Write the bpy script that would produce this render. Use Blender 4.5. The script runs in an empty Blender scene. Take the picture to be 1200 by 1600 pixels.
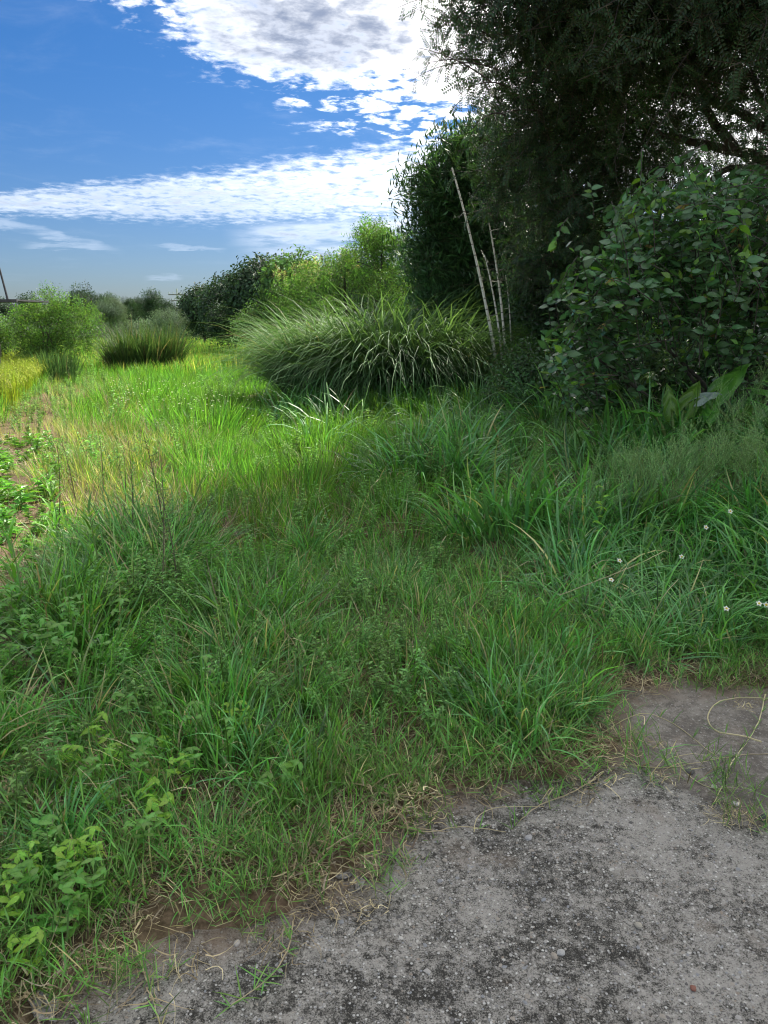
import bpy, math, random, zlib
import numpy as np
from mathutils import Vector, Quaternion, Euler, Matrix, noise
R = math.radians
rng = random.Random(7)
U = rng.uniform
sc = bpy.context.scene
COL = sc.collection

# ------------------------------------------------------------------ camera
F = 1155.0; PITCH = R(14.6); CAMH = 1.5
cam_d = bpy.data.cameras.new('camera'); cam = bpy.data.objects.new('camera', cam_d)
COL.objects.link(cam); sc.camera = cam
cam.location = (0, 0, CAMH); cam.rotation_euler = (math.pi/2 - PITCH, 0, 0)
cam_d.sensor_fit = 'VERTICAL'; cam_d.sensor_height = 32.0; cam_d.lens = 32.0*F/1600.0
cam_d.clip_start = 0.05; cam_d.clip_end = 6000

def ray(px, py):
    x = (px-600)/F; y = (800-py)/F
    c, s = math.cos(PITCH), math.sin(PITCH)
    return Vector((x, c + y*s, -s + y*c))
def at(px, py, Y):
    d = ray(px, py); t = Y/d.y
    return Vector((d.x*t, Y, CAMH + d.z*t))
def G(px, py, z=0.0):
    d = ray(px, py); t = (z-CAMH)/d.z
    return Vector((d.x*t, d.y*t, z))
def azel(px, py):
    d = ray(px, py).normalized()
    return math.atan2(d.x, d.y), math.asin(d.z)

# ------------------------------------------------------------------ light, sky, exposure
SUN_AZ, SUN_EL = R(29), R(48)
EXPO = 2.18
sc.view_settings.view_transform = 'Standard'; sc.view_settings.look = 'None'
sc.view_settings.exposure = EXPO; sc.view_settings.gamma = 1.0; sc.view_settings.use_curve_mapping = False
sc.cycles.filter_width = 1.15; sc.cycles.max_bounces = 6; sc.cycles.diffuse_bounces = 3; sc.cycles.glossy_bounces = 2
sc.cycles.transmission_bounces = 4; sc.cycles.transparent_max_bounces = 4
sd = bpy.data.lights.new('sun', 'SUN'); sd.energy = 2.1; sd.angle = R(1.0); sd.color = (1.0, 0.94, 0.82)
sun = bpy.data.objects.new('sun', sd); COL.objects.link(sun)
S = Vector((math.sin(SUN_AZ)*math.cos(SUN_EL), math.cos(SUN_AZ)*math.cos(SUN_EL), math.sin(SUN_EL)))
sun.rotation_euler = S.to_track_quat('Z', 'Y').to_euler()

class E:
    """A small expression over Math nodes."""
    def __init__(s, nt, v): s.nt, s.v = nt, v
    def op(s, o, *a, clamp=False):
        n = s.nt.nodes.new('ShaderNodeMath'); n.operation = o; n.use_clamp = clamp
        for i, q in enumerate((s,)+a):
            q = q.v if isinstance(q, E) else q
            if isinstance(q, (int, float)): n.inputs[i].default_value = q
            else: s.nt.links.new(q, n.inputs[i])
        return E(s.nt, n.outputs[0])
    def __add__(s, o): return s.op('ADD', o)
    __radd__ = __add__
    def __sub__(s, o): return s.op('SUBTRACT', o)
    def __rsub__(s, o): return E(s.nt, o).op('SUBTRACT', s)
    def __mul__(s, o): return s.op('MULTIPLY', o)
    __rmul__ = __mul__
    def __truediv__(s, o): return s.op('DIVIDE', o)
    def step(s, a, b):
        n = s.nt.nodes.new('ShaderNodeMapRange'); n.interpolation_type = 'SMOOTHSTEP'
        s.nt.links.new(s.v, n.inputs['Value']); n.inputs['From Min'].default_value = a; n.inputs['From Max'].default_value = b
        return E(s.nt, n.outputs['Result'])
    def max(s, o): return s.op('MAXIMUM', o)
    def min(s, o): return s.op('MINIMUM', o)

def nz(nt, vec, scale, detail=5, rough=0.55, dist=0.0, dim='3D'):
    n = nt.nodes.new('ShaderNodeTexNoise'); n.noise_dimensions = dim
    n.inputs['Scale'].default_value = scale; n.inputs['Detail'].default_value = detail
    n.inputs['Roughness'].default_value = rough; n.inputs['Distortion'].default_value = dist
    if vec is not None: nt.links.new(vec, n.inputs['Vector'])
    return E(nt, n.outputs['Fac'])
def mixc(nt, fac, a, b, mode='MIX'):
    n = nt.nodes.new('ShaderNodeMix'); n.data_type = 'RGBA'; n.blend_type = mode
    for sock, q in ((n.inputs[0], fac), (n.inputs[6], a), (n.inputs[7], b)):
        q = q.v if isinstance(q, E) else q
        if isinstance(q, (int, float)): sock.default_value = q
        elif isinstance(q, tuple): sock.default_value = (*q[:3], 1)
        else: nt.links.new(q, sock)
    return n.outputs[2]

def build_world():
    w = bpy.data.worlds.new('World'); sc.world = w; w.use_nodes = True
    nt = w.node_tree; nt.nodes.clear()
    sky = nt.nodes.new('ShaderNodeTexSky'); sky.sky_type = 'NISHITA'; sky.sun_disc = False
    sky.sun_elevation = SUN_EL; sky.sun_rotation = SUN_AZ
    sky.air_density = 1.0; sky.dust_density = 0.7; sky.ozone_density = 2.6
    tc = nt.nodes.new('ShaderNodeTexCoord')
    sep = nt.nodes.new('ShaderNodeSeparateXYZ'); nt.links.new(tc.outputs['Generated'], sep.inputs[0])
    X, Y, Z = (E(nt, sep.outputs[i]) for i in range(3))
    az = X.op('ARCTAN2', Y); el = Z.op('ARCSINE')
    zz = Z.max(0.0) + 0.07
    cmb = nt.nodes.new('ShaderNodeCombineXYZ')
    nt.links.new((X/zz).v, cmb.inputs[0]); nt.links.new((Y/zz).v, cmb.inputs[1])
    P = cmb.outputs[0]
    big = nz(nt, P, 1.1, 3, 0.5); mid = nz(nt, P, 4.0, 5, 0.6, 0.3); puff = nz(nt, P, 13.0, 5, 0.6, 0.2)
    cl = nz(nt, P, 3.2, 6, 0.65, 0.4)
    def line(p, q):
        """signed distance (radians) to the line from pixel p to pixel q, positive above it, and the position along it"""
        a0, e0 = azel(*p); a1, e1 = azel(*q); L = math.hypot(a1-a0, e1-e0); ux, uy = (a1-a0)/L, (e1-e0)/L
        A, B = az - a0, el - e0
        return A*(-uy) + B*ux, (A*ux + B*uy)/L
    # the large altocumulus field: above and to the right of a slanting edge
    dA, tA = line((105, -10), (660, 262))
    mA = (dA + (mid-0.5)*0.10 + (big-0.5)*0.06).step(-0.03, 0.16)
    # the band lower down, widening to the right
    dB, tB = line((-40, 318), (640, 287))
    mB = 1.0 - (dB.op('ABSOLUTE') + (mid-0.5)*0.05).step(0.0, 0.014 + 0.0)
    wB = tB.op('MULTIPLY', 0.052).max(0.004) + 0.012
    rB = (dB.op('ABSOLUTE') + (mid-0.5)*0.035)/wB
    mB = 1.0 - rB.step(0.15, 1.3)
    # thin streaks near the horizon
    def streak(p, q, half, t0, t1, amt):
        d, t = line(p, q)
        m = 1.0 - ((d + (mid-0.5)*0.02).op('ABSOLUTE')/half).step(0.2, 1.0)
        return m * t.step(t0, t0+0.35) * (1.0 - t.step(t1-0.3, t1)) * amt
    sA = streak((340, 372), (640, 352), 0.019, 0.0, 1.6, 0.9)
    sB = streak((340, 402), (620, 395), 0.020, 0.05, 1.7, 0.85)
    sC = streak((-40, 338), (190, 392), 0.007, -0.6, 1.05, 0.4)
    sD = streak((20, 384), (170, 386), 0.005, 0.0, 1.1, 0.38)
    sE = streak((220, 434), (285, 434), 0.0045, 0.0, 1.1, 0.35)
    sF = streak((230, 384), (350, 390), 0.004, 0.0, 1.1, 0.4)
    fld = puff*0.62 + mid*0.38
    cA = (fld*1.0 + mA*0.31 - 0.12).step(0.43, 0.60) * mA.step(0.0, 0.25)
    cB = (fld*.8 + cl*.2 + mB*0.24 - 0.18).step(0.36, 0.66) * mB.step(0.0, 0.6)
    thin = (sA.max(sB).max(sC).max(sD).max(sE).max(sF)) * (cl*.6+mid*.4).step(0.28, 0.6)
    wisp = (big*0.5+cl*0.5).step(0.5, 0.8)*0.10
    over = ((puff*0.4 + mid*0.6)*0.6 + big*0.4).step(0.38, 0.56) * (Y*-1.0 + Z*1.2).step(0.25, 0.8)    # unseen cloud carried on overhead and behind, made dense to fill the shaded foreground
    dens = cA.max(cB*0.93).max(thin).max(wisp).max(over)
    # thick parts seen from below are grey, thin ones white; the glow near the sun is scattering
    dc = E(nt, 0.0)
    c_az, c_el = azel(500, 45)
    core = (((az-c_az)/0.20).op('POWER', 2.0) + ((el-c_el)/0.062).op('POWER', 2.0))
    core = 1.0 - (core + (mid-0.5)*1.6).step(0.1, 1.3)
    dens = dens.max((core*0.75 + (fld-0.5)*2.2).step(0.22, 0.70)*core.step(0.0, 0.35)*0.95)
    thick = (big*0.35 + mid*0.65 + (puff-0.5)*0.5).step(0.44, 0.62)*0.72
    soft = nz(nt, P, 6.5, 4, 0.6, 0.6)
    shade = ((thick*0.45 + (0.64-fld)*3.0*soft.step(0.35, 0.65)).min(0.75).max(0.0) * dens.step(0.5, 1.0)).max((core*0.8 + (fld-0.5)*1.0).step(0.30, 0.95)*0.95)
    sdir = nt.nodes.new('ShaderNodeVectorMath'); sdir.operation = 'DOT_PRODUCT'
    nt.links.new(tc.outputs['Generated'], sdir.inputs[0]); sdir.inputs[1].default_value = S
    sdot = E(nt, sdir.outputs['Value'])
    glow = sdot.step(0.55, 1.0)
    white = mixc(nt, glow, (0.32, 0.343, 0.375), (1.0, 0.97, 0.92))
    grey = mixc(nt, glow, (0.05, 0.068, 0.11), (0.062, 0.082, 0.13))
    ccol = mixc(nt, shade, white, grey)
    lowc = mixc(nt, el.step(0.03, 0.2), (0.52, 0.60, 0.72), (1.0, 1.0, 1.0))
    ccol = mixc(nt, 1.0, ccol, lowc, 'MULTIPLY')
    hs = nt.nodes.new('ShaderNodeHueSaturation'); hs.inputs['Saturation'].default_value = 1.18
    nt.links.new(sky.outputs[0], hs.inputs['Color'])
    skyc = mixc(nt, 1.0, hs.outputs[0], mixc(nt, el.step(0.0, 0.35), (0.28, 0.34, 0.475), (0.19, 0.365, 0.54)), 'MULTIPLY')
    bg1 = nt.nodes.new('ShaderNodeBackground'); bg1.inputs[1].default_value = 0.044; nt.links.new(skyc, bg1.inputs[0])
    bg2 = nt.nodes.new('ShaderNodeBackground'); bg2.inputs[1].default_value = 0.88; nt.links.new(ccol, bg2.inputs[0])
    mx = nt.nodes.new('ShaderNodeMixShader'); nt.links.new(dens.v, mx.inputs[0])
    nt.links.new(bg1.outputs[0], mx.inputs[1]); nt.links.new(bg2.outputs[0], mx.inputs[2])
    out = nt.nodes.new('ShaderNodeOutputWorld'); nt.links.new(mx.outputs[0], out.inputs[0])
build_world()

# ------------------------------------------------------------------ materials
def newmat(name):
    m = bpy.data.materials.new(name); m.use_nodes = True; nt = m.node_tree; nt.nodes.clear()
    return m, nt
def leafmat(name, a, b, tr=0.35, rough=0.5, var=0.3, spec=0.35, dry=None, dry_t=0.9):
    m, nt = newmat(name)
    at_ = nt.nodes.new('ShaderNodeAttribute'); at_.attribute_name = 'rnd'
    oi = nt.nodes.new('ShaderNodeObjectInfo')
    r = E(nt, at_.outputs['Fac']); o = E(nt, oi.outputs['Random'])
    c = mixc(nt, r, a, b)
    if dry:
        c = mixc(nt, (r*0.5 + o*0.5 + (r*7.3).op('FRACT')*0.5).step(dry_t, dry_t+0.12), c, dry)
    hs = nt.nodes.new('ShaderNodeHueSaturation')
    nt.links.new(c, hs.inputs['Color'])
    nt.links.new((o*0.035 + 0.4825).v, hs.inputs['Hue'])
    nt.links.new((o*var*2 + (1-var) + ((r*13.1).op('FRACT')-0.5)*1.0).v, hs.inputs['Value'])
    c = hs.outputs[0]
    p = nt.nodes.new('ShaderNodeBsdfPrincipled'); nt.links.new(c, p.inputs['Base Color'])
    p.inputs['Roughness'].default_value = rough; p.inputs['Specular IOR Level'].default_value = spec
    t = nt.nodes.new('ShaderNodeBsdfTranslucent')
    nt.links.new(mixc(nt, 1.0, c, (1.5, 1.55, 0.7), 'MULTIPLY'), t.inputs['Color'])
    mx = nt.nodes.new('ShaderNodeMixShader'); mx.inputs[0].default_value = tr
    nt.links.new(p.outputs[0], mx.inputs[1]); nt.links.new(t.outputs[0], mx.inputs[2])
    out = nt.nodes.new('ShaderNodeOutputMaterial'); nt.links.new(mx.outputs[0], out.inputs[0])
    return m
def barkmat(name, a, b, scale=12, rough=0.85):
    m, nt = newmat(name)
    tc = nt.nodes.new('ShaderNodeTexCoord')
    n = nz(nt, tc.outputs['Object'], scale, 6, 0.7)
    c = mixc(nt, n.step(0.35, 0.65), a, b)
    p = nt.nodes.new('ShaderNodeBsdfPrincipled'); nt.links.new(c, p.inputs['Base Color']); p.inputs['Roughness'].default_value = rough
    bp = nt.nodes.new('ShaderNodeBump'); bp.inputs['Strength'].default_value = 0.6; bp.inputs['Distance'].default_value = 0.01
    nt.links.new(n.v, bp.inputs['Height']); nt.links.new(bp.outputs[0], p.inputs['Normal'])
    out = nt.nodes.new('ShaderNodeOutputMaterial'); nt.links.new(p.outputs[0], out.inputs[0])
    return m
def scale3(c, k): return tuple(x*k for x in c)
M = {}
M['grass_short'] = leafmat('short grass', (0.102,0.246,0.052), (0.176,0.366,0.072), 0.35, 0.45, 0.3, 0.35, (0.36,0.30,0.15), 1.08)
M['grass_mid']   = leafmat('meadow grass', (0.086,0.254,0.052), (0.155,0.382,0.074), 0.36, 0.33, 0.3, 0.7, (0.40,0.34,0.17), 1.10)
M['grass_lush']  = leafmat('lush grass', (0.081,0.242,0.078), (0.146,0.343,0.095), 0.32, 0.38, 0.28, 0.6)
M['grass_bright']= leafmat('bright field grass', (0.080,0.206,0.030), (0.123,0.264,0.044), 0.5, 0.5, 0.2, 0.3)
M['grass_yellow']= leafmat('yellowing grass', (0.22,0.29,0.07), (0.38,0.36,0.13), 0.45, 0.55, 0.25, 0.25)
M['straw']       = leafmat('dry straw', (0.27,0.20,0.12), (0.55,0.47,0.31), 0.25, 0.7, 0.45, 0.2)
M['straw_grey']  = leafmat('weathered grey straw', (0.16,0.125,0.09), (0.30,0.25,0.19), 0.2, 0.8, 0.35, 0.15)
M['herb']        = leafmat('grey green herb', (0.147,0.287,0.095), (0.233,0.409,0.138), 0.35, 0.6, 0.25, 0.25)
M['weed']        = leafmat('broad weed leaf', (0.099,0.255,0.042), (0.145,0.330,0.046), 0.38, 0.42, 0.22, 0.4)
M['weed_lime']   = leafmat('lime weed leaf', (0.187,0.397,0.040), (0.259,0.476,0.050), 0.42, 0.42, 0.15, 0.4)
M['rice']        = leafmat('rice leaf', (0.166,0.259,0.030), (0.276,0.331,0.050), 0.5, 0.5, 0.2, 0.3)
M['rice_ear']    = leafmat('ripening rice ear', (0.286,0.336,0.081), (0.382,0.412,0.126), 0.4, 0.6, 0.2, 0.2)
M['plume']       = leafmat('grass seed head', (0.215,0.351,0.150), (0.298,0.426,0.206), 0.4, 0.7, 0.2, 0.2)
M['silver']      = leafmat('silver grass blade', (0.081,0.187,0.074), (0.163,0.288,0.116), 0.28, 0.5, 0.35, 0.28, (0.33,0.28,0.17), 1.04)
M['reed_red']    = leafmat('reddish reed blade', (0.04,0.085,0.03), (0.085,0.115,0.045), 0.28, 0.5, 0.3, 0.3, (0.17,0.12,0.085), 1.22)
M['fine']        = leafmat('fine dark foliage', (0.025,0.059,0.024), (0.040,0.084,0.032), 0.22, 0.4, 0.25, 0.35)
M['bamboo']      = leafmat('bamboo foliage', (0.051,0.115,0.048), (0.084,0.170,0.068), 0.3, 0.4, 0.25, 0.4)
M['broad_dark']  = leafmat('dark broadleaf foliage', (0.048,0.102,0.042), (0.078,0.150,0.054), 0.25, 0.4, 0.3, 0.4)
M['light']       = leafmat('light green foliage', (0.072,0.161,0.039), (0.123,0.229,0.055), 0.45, 0.45, 0.25, 0.35)
M['mid']         = leafmat('mid green foliage', (0.065,0.135,0.045), (0.10,0.19,0.06), 0.32, 0.5, 0.3, 0.3)
M['far']         = leafmat('far tree foliage', (0.026,0.056,0.030), (0.045,0.083,0.041), 0.2, 0.6, 0.3, 0.25)
M['far_pale']    = leafmat('pale far foliage', (0.10,0.15,0.10), (0.14,0.20,0.13), 0.2, 0.6, 0.3, 0.25)
M['shrub']       = leafmat('glossy shrub leaf', (0.058,0.142,0.056), (0.095,0.203,0.068), 0.28, 0.30, 0.3, 0.6)
M['shrub_new']   = leafmat('young shrub leaf', (0.12,0.27,0.04), (0.17,0.33,0.05), 0.45, 0.35, 0.2, 0.5)
M['shrub_dry']   = leafmat('ageing shrub leaf', (0.40,0.33,0.08), (0.36,0.22,0.13), 0.35, 0.45, 0.2, 0.4)
M['taro']        = leafmat('elephant ear leaf', (0.090,0.240,0.036), (0.150,0.330,0.048), 0.45, 0.3, 0.2, 0.5)
M['taro_pale']   = leafmat('pale leaf underside', (0.22,0.30,0.25), (0.27,0.34,0.29), 0.2, 0.45, 0.1, 0.4)
M['stem_green']  = leafmat('green stem', (0.13,0.21,0.06), (0.18,0.25,0.08), 0.1, 0.5, 0.2, 0.3)
M['stem_dark']   = leafmat('dark weed stem', (0.090,0.083,0.053), (0.150,0.128,0.075), 0.1, 0.7, 0.2, 0.2)
M['runner']      = leafmat('pale runner stem', (0.42,0.37,0.20), (0.52,0.44,0.28), 0.1, 0.6, 0.2, 0.3)
M['petal']       = leafmat('white petal', (0.78,0.78,0.74), (0.84,0.84,0.80), 0.3, 0.6, 0.05, 0.2)
M['yellow']      = leafmat('yellow flower', (0.70,0.48,0.03), (0.75,0.55,0.05), 0.2, 0.6, 0.05, 0.2)
M['bark']        = barkmat('dark bark', (0.035,0.028,0.022), (0.10,0.085,0.07))
M['bark_grey']   = barkmat('grey bark', (0.10,0.09,0.075), (0.2,0.18,0.15), 8)
M['culm']        = barkmat('green bamboo culm', (0.10,0.14,0.05), (0.17,0.19,0.08), 5, 0.5)
M['cane']        = barkmat('dead bamboo cane', (0.60,0.57,0.48), (0.80,0.77,0.68), 4, 0.6)
M['deadleaf']    = barkmat('grey dead leaf', (0.20,0.19,0.18), (0.42,0.40,0.38), 40)
M['deadleaf_b']  = barkmat('brown dead leaf', (0.14,0.10,0.07), (0.30,0.24,0.17), 40)
M['metal']       = barkmat('dark sheet metal', (0.03,0.03,0.035), (0.06,0.06,0.065), 3, 0.6)
M['post']        = barkmat('pale concrete post', (0.42,0.43,0.44), (0.55,0.56,0.57), 3, 0.8)

# ------------------------------------------------------------------ mesh collector
class MB:
    def __init__(s): s.v = []; s.f = []; s.r = []; s.m = []; s.mats = []
    def mi(s, mat):
        if mat not in s.mats: s.mats.append(mat)
        return s.mats.index(mat)
    def add(s, vs, fs, rnd, mat):
        b = len(s.v); s.v.extend(tuple(v) for v in vs); s.r.extend([rnd]*len(vs)); k = s.mi(mat)
        for f in fs: s.f.append(tuple(i+b for i in f)); s.m.append(k)
    def mesh(s, name, smooth=False):
        me = bpy.data.meshes.new(name); me.from_pydata(s.v, [], s.f)
        for m in s.mats: me.materials.append(m)
        me.polygons.foreach_set('material_index', s.m)
        a = me.attributes.new('rnd', 'FLOAT', 'POINT'); a.data.foreach_set('value', np.array(s.r, dtype=np.float32))
        if smooth: me.polygons.foreach_set('use_smooth', [True]*len(s.f))
        me.update(); return me
def tag(o, label=None, cat=None, group=None, kind=None):
    for k, v in (('label', label), ('category', cat), ('group', group), ('kind', kind)):
        if v: o[k] = v
    return o
def link(name, me, parent=None, mat=None):
    o = bpy.data.objects.new(name, me); COL.objects.link(o)
    if parent is not None: o.parent = parent
    if mat is not None and me is not None and not me.materials: me.materials.append(mat)
    return o
def reseed(key): rng.seed(zlib.crc32(key.encode()))      # each thing keeps its own shape when others change
def empty(name, loc, label, cat, group=None, rz=0):
    reseed(label + '%.2f%.2f' % (loc[0], loc[1]))
    o = bpy.data.objects.new(name, None); COL.objects.link(o); o.location = loc; o.rotation_euler.z = rz
    o.empty_display_size = 0.1
    return tag(o, label, cat, group)

def perp(d):
    a = Vector((0, 0, 1)) if abs(d.z) < 0.9 else Vector((1, 0, 0))
    s = d.cross(a).normalized(); return s, s.cross(d).normalized()
def tube(mb, pts, rad, sides, mat, rnd=0.5):
    vs = []; fs = []; n = len(pts); pts = [Vector(p) for p in pts]
    for i, p in enumerate(pts):
        d = (pts[min(i+1, n-1)] - pts[max(i-1, 0)]).normalized()
        s, t = perp(d); r = rad[i] if not isinstance(rad, (int, float)) else rad
        for k in range(sides):
            a = 2*math.pi*k/sides; vs.append(p + s*math.cos(a)*r + t*math.sin(a)*r)
    for i in range(n-1):
        for k in range(sides):
            k2 = (k+1) % sides
            fs.append((i*sides+k, i*sides+k2, (i+1)*sides+k2, (i+1)*sides+k))
    mb.add(vs, fs, rnd, mat)
def blade(mb, base, yaw, lean, L, w, bend, mat, segs=4, fold=False, rnd=None, twist=0.0, tipw=0.05):
    """a curved tapering grass blade; lean and bend in radians from the vertical"""
    rnd = rng.random() if rnd is None else rnd
    p = Vector(base); a = lean; vs = []; fs = []
    for i in range(segs+1):
        t = i/segs
        ww = w*(0.55+0.9*t if t < 0.4 else 0.91*(1-(t-0.4)/0.6)**0.8+tipw*0.2)*0.5
        d = Vector((math.cos(yaw)*math.sin(a), math.sin(yaw)*math.sin(a), math.cos(a)))
        ya = yaw + math.pi/2 + twist*t
        s = Vector((math.cos(ya), math.sin(ya), 0))
        if fold:
            n = d.cross(s); vs += [p - s*ww + n*ww*0.4, p, p + s*ww + n*ww*0.4]
        else: vs += [p - s*ww, p + s*ww]
        p = p + d*(L/segs); a += bend/segs*(0.5+1.0*t)
    k = 3 if fold else 2
    for i in range(segs):
        for j in range(k-1):
            fs.append((i*k+j, i*k+j+1, (i+1)*k+j+1, (i+1)*k+j))
    mb.add(vs, fs, rnd, mat)
def leaf(mb, base, d, up, L, w, mat, droop=0.15, full=False, rnd=None, fold=0.18):
    rnd = rng.random() if rnd is None else rnd
    d = Vector(d).normalized(); s = d.cross(Vector(up))
    s = s.normalized() if s.length > 1e-4 else perp(d)[0]
    n = s.cross(d).normalized(); b = Vector(base)
    if not full:
        mb.add([b, b+d*L*0.45+s*w*0.5+n*w*fold, b+d*L-n*L*droop, b+d*L*0.45-s*w*0.5+n*w*fold], [(0,1,2),(0,2,3)], rnd, mat)
    else:
        prof = ((0.0,0.03,0.0),(0.14,0.30,0.02),(0.32,0.48,-0.05),(0.52,0.47,-0.22),(0.74,0.28,-0.5),(0.9,0.10,-0.78),(1.0,0.0,-1.0))
        vs = []; fs = []; cs = []
        for q, (t, ww, dr) in enumerate(prof):
            c = b + d*L*t + n*L*droop*dr; wob = 0.02*L*math.sin(q*2.1+rnd*6)
            for e, hgt in ((1,.36),(.5,.26),(0,0),(-.5,.26),(-1,.36)):
                vs.append(c + s*w*ww*e - d*L*.05*abs(e) + n*(w*ww*fold*hgt*2.2+wob*.6*e)); cs.append(.95 if e == 0 else (rnd*.6+(.30 if q % 2 else 0)*(abs(e) < 1)))
        for i in range(6):
            for k in range(4): a_ = i*5+k; fs.append((a_, a_+5, a_+6, a_+1))
        mb.add(vs, fs, rnd, mat); mb.r[-len(vs):] = cs
def rdir(zmin=-1, zmax=1):
    a = U(0, 2*math.pi); z = U(zmin, zmax); q = math.sqrt(max(0, 1-z*z)); return Vector((q*math.cos(a), q*math.sin(a), z))
def curve_pts(a, b, sag, n):
    a, b = Vector(a), Vector(b); return [a.lerp(b, i/n) + Vector(sag)*(4*(i/n)*(1-i/n)) for i in range(n+1)]

# ------------------------------------------------------------------ scattering (geometry nodes, only for masses nobody could count)
_srcs = {}
def source(key, meshes):
    c = bpy.data.collections.new('sources_'+key)
    for i, me in enumerate(meshes):
        o = bpy.data.objects.new('%s_%02d' % (key, i), me); c.objects.link(o)
    _srcs[key] = (c, len(meshes)); return c
def gn_for(coll):
    ng = bpy.data.node_groups.new('scatter', 'GeometryNodeTree')
    ng.interface.new_socket('Geometry', in_out='INPUT', socket_type='NodeSocketGeometry')
    ng.interface.new_socket('Geometry', in_out='OUTPUT', socket_type='NodeSocketGeometry')
    gi = ng.nodes.new('NodeGroupInput'); go = ng.nodes.new('NodeGroupOutput')
    ci = ng.nodes.new('GeometryNodeCollectionInfo'); ci.inputs['Collection'].default_value = coll
    ci.inputs['Separate Children'].default_value = True; ci.inputs['Reset Children'].default_value = True
    ip = ng.nodes.new('GeometryNodeInstanceOnPoints'); ip.inputs['Pick Instance'].default_value = True
    def na(nm, ty):
        n = ng.nodes.new('GeometryNodeInputNamedAttribute'); n.data_type = ty; n.inputs['Name'].default_value = nm; return n.outputs['Attribute']
    L = ng.links.new
    L(gi.outputs[0], ip.inputs['Points']); L(ci.outputs[0], ip.inputs['Instance'])
    L(na('idx', 'INT'), ip.inputs['Instance Index']); L(na('rot', 'FLOAT_VECTOR'), ip.inputs['Rotation'])
    L(na('scl', 'FLOAT_VECTOR'), ip.inputs['Scale']); L(ip.outputs[0], go.inputs[0])
    return ng
_gn = {}
def scatter(name, key, pts, parent=None):
    reseed(name+key)
    """pts: list of (pos, euler, scale or (sx,sy,sz))"""
    coll, n = _srcs[key]
    me = bpy.data.meshes.new(name); me.from_pydata([tuple(p[0]) for p in pts], [], [])
    a = me.attributes.new('rot', 'FLOAT_VECTOR', 'POINT'); a.data.foreach_set('vector', np.array([tuple(p[1]) for p in pts], dtype=np.float32).ravel())
    sv = [(p[2],)*3 if isinstance(p[2], (int, float)) else p[2] for p in pts]
    a = me.attributes.new('scl', 'FLOAT_VECTOR', 'POINT'); a.data.foreach_set('vector', np.array(sv, dtype=np.float32).ravel())
    a = me.attributes.new('idx', 'INT', 'POINT'); a.data.foreach_set('value', np.array([rng.randrange(n) for _ in pts], dtype=np.int32))
    o = link(name, me, parent); o['kind'] = 'stuff'
    if key not in _gn: _gn[key] = gn_for(coll)
    md = o.modifiers.new('scatter', 'NODES'); md.node_group = _gn[key]
    return o
def orient(d, roll=None):
    q = Vector(d).to_track_quat('Z', 'Y') @ Quaternion((0, 0, 1), U(0, 6.283) if roll is None else roll)
    return q.to_euler()

# ------------------------------------------------------------------ ground shape
def ssm(a, b, x):
    t = min(1, max(0, (x-a)/(b-a))); return t*t*(3-2*t)
EDGE_PX = [(20,1640),(110,1545),(190,1490),(270,1470),(360,1462),(450,1432),(530,1380),(590,1330),(640,1285),(710,1245),(790,1232),(860,1222),(930,1200),
           (975,1170),(955,1120),(1000,1085),(1070,1072),(1150,1085),(1230,1078),(1400,1090)]
EDGE = [G(*p).xy for p in EDGE_PX]
POLY = EDGE + [Vector((6, 2.6)), Vector((6, -4)), Vector((-4, -4)), Vector((-2.2, -0.5)), Vector((-1.0, 0.9))]
def slab_d(x, y):
    """signed distance to the bare concrete: negative on it"""
    p = Vector((x, y)); best = 1e9; inside = False; n = len(POLY)
    for i in range(n):
        a = POLY[i]; b = POLY[(i+1) % n]
        e = b-a; t = max(0, min(1, (p-a).dot(e)/e.length_squared)); best = min(best, (p-a-e*t).length)
        if (a.y > y) != (b.y > y) and x < (b.x-a.x)*(y-a.y)/(b.y-a.y)+a.x: inside = not inside
    return -best if inside else best
def fbm(x, y, s, z=0.0): return noise.fractal(Vector((x*s, y*s, z)), 1.0, 2.0, 4)
def nse(x, y, s, z=0.0): return noise.noise(Vector((x*s, y*s, z)))
PATH = [(-1.5, 2.6), (-1.95, 3.4), (-2.7, 4.8), (-3.5, 6.6), (-4.6, 9.5), (-5.6, 12.5), (-6.6, 16)]
def path_d(x, y):
    p = Vector((x, y)); best = 9
    for a, b in zip(PATH, PATH[1:]):
        a, b = Vector(a), Vector(b); e = b-a; t = max(0, min(1, (p-a).dot(e)/e.length_squared)); best = min(best, (p-a-e*t).length)
    return best
def H(x, y, d=None):
    if y > 40 or abs(x) > 40: return 0.0
    if d is None: d = slab_d(x, y) if (y < 4 and abs(x) < 7) else 2.0
    z = 0.0
    if d < 0.3:
        dd = d + 0.05*fbm(x, y, 6)
        z = -0.05 + 0.065*ssm(-0.03, 0.04, dd) + 0.015*ssm(0.03, 0.3, dd)
    else: z = 0.03
    k = ssm(0.05, 0.8, d)
    z += k*(0.05*fbm(x, y, 0.5) + 0.02*fbm(x, y, 2.5))
    z += 0.13*max(-.3, nse(x, y, 1.05, 3))*ssm(3.6, 5.0, y)*(1-ssm(9, 12, y))*ssm(.7, 1.4, path_d(x, y) if y > 3.4 else 0)
    z += 0.34*ssm(0.6, 3.0, x)*ssm(3.0, 5.0, y)*(1-ssm(9, 16, y))
    z += 0.12*ssm(-1.5, 0.5, x)*ssm(3.5, 6, y)*(1-ssm(10, 16, y))
    return z
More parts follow.
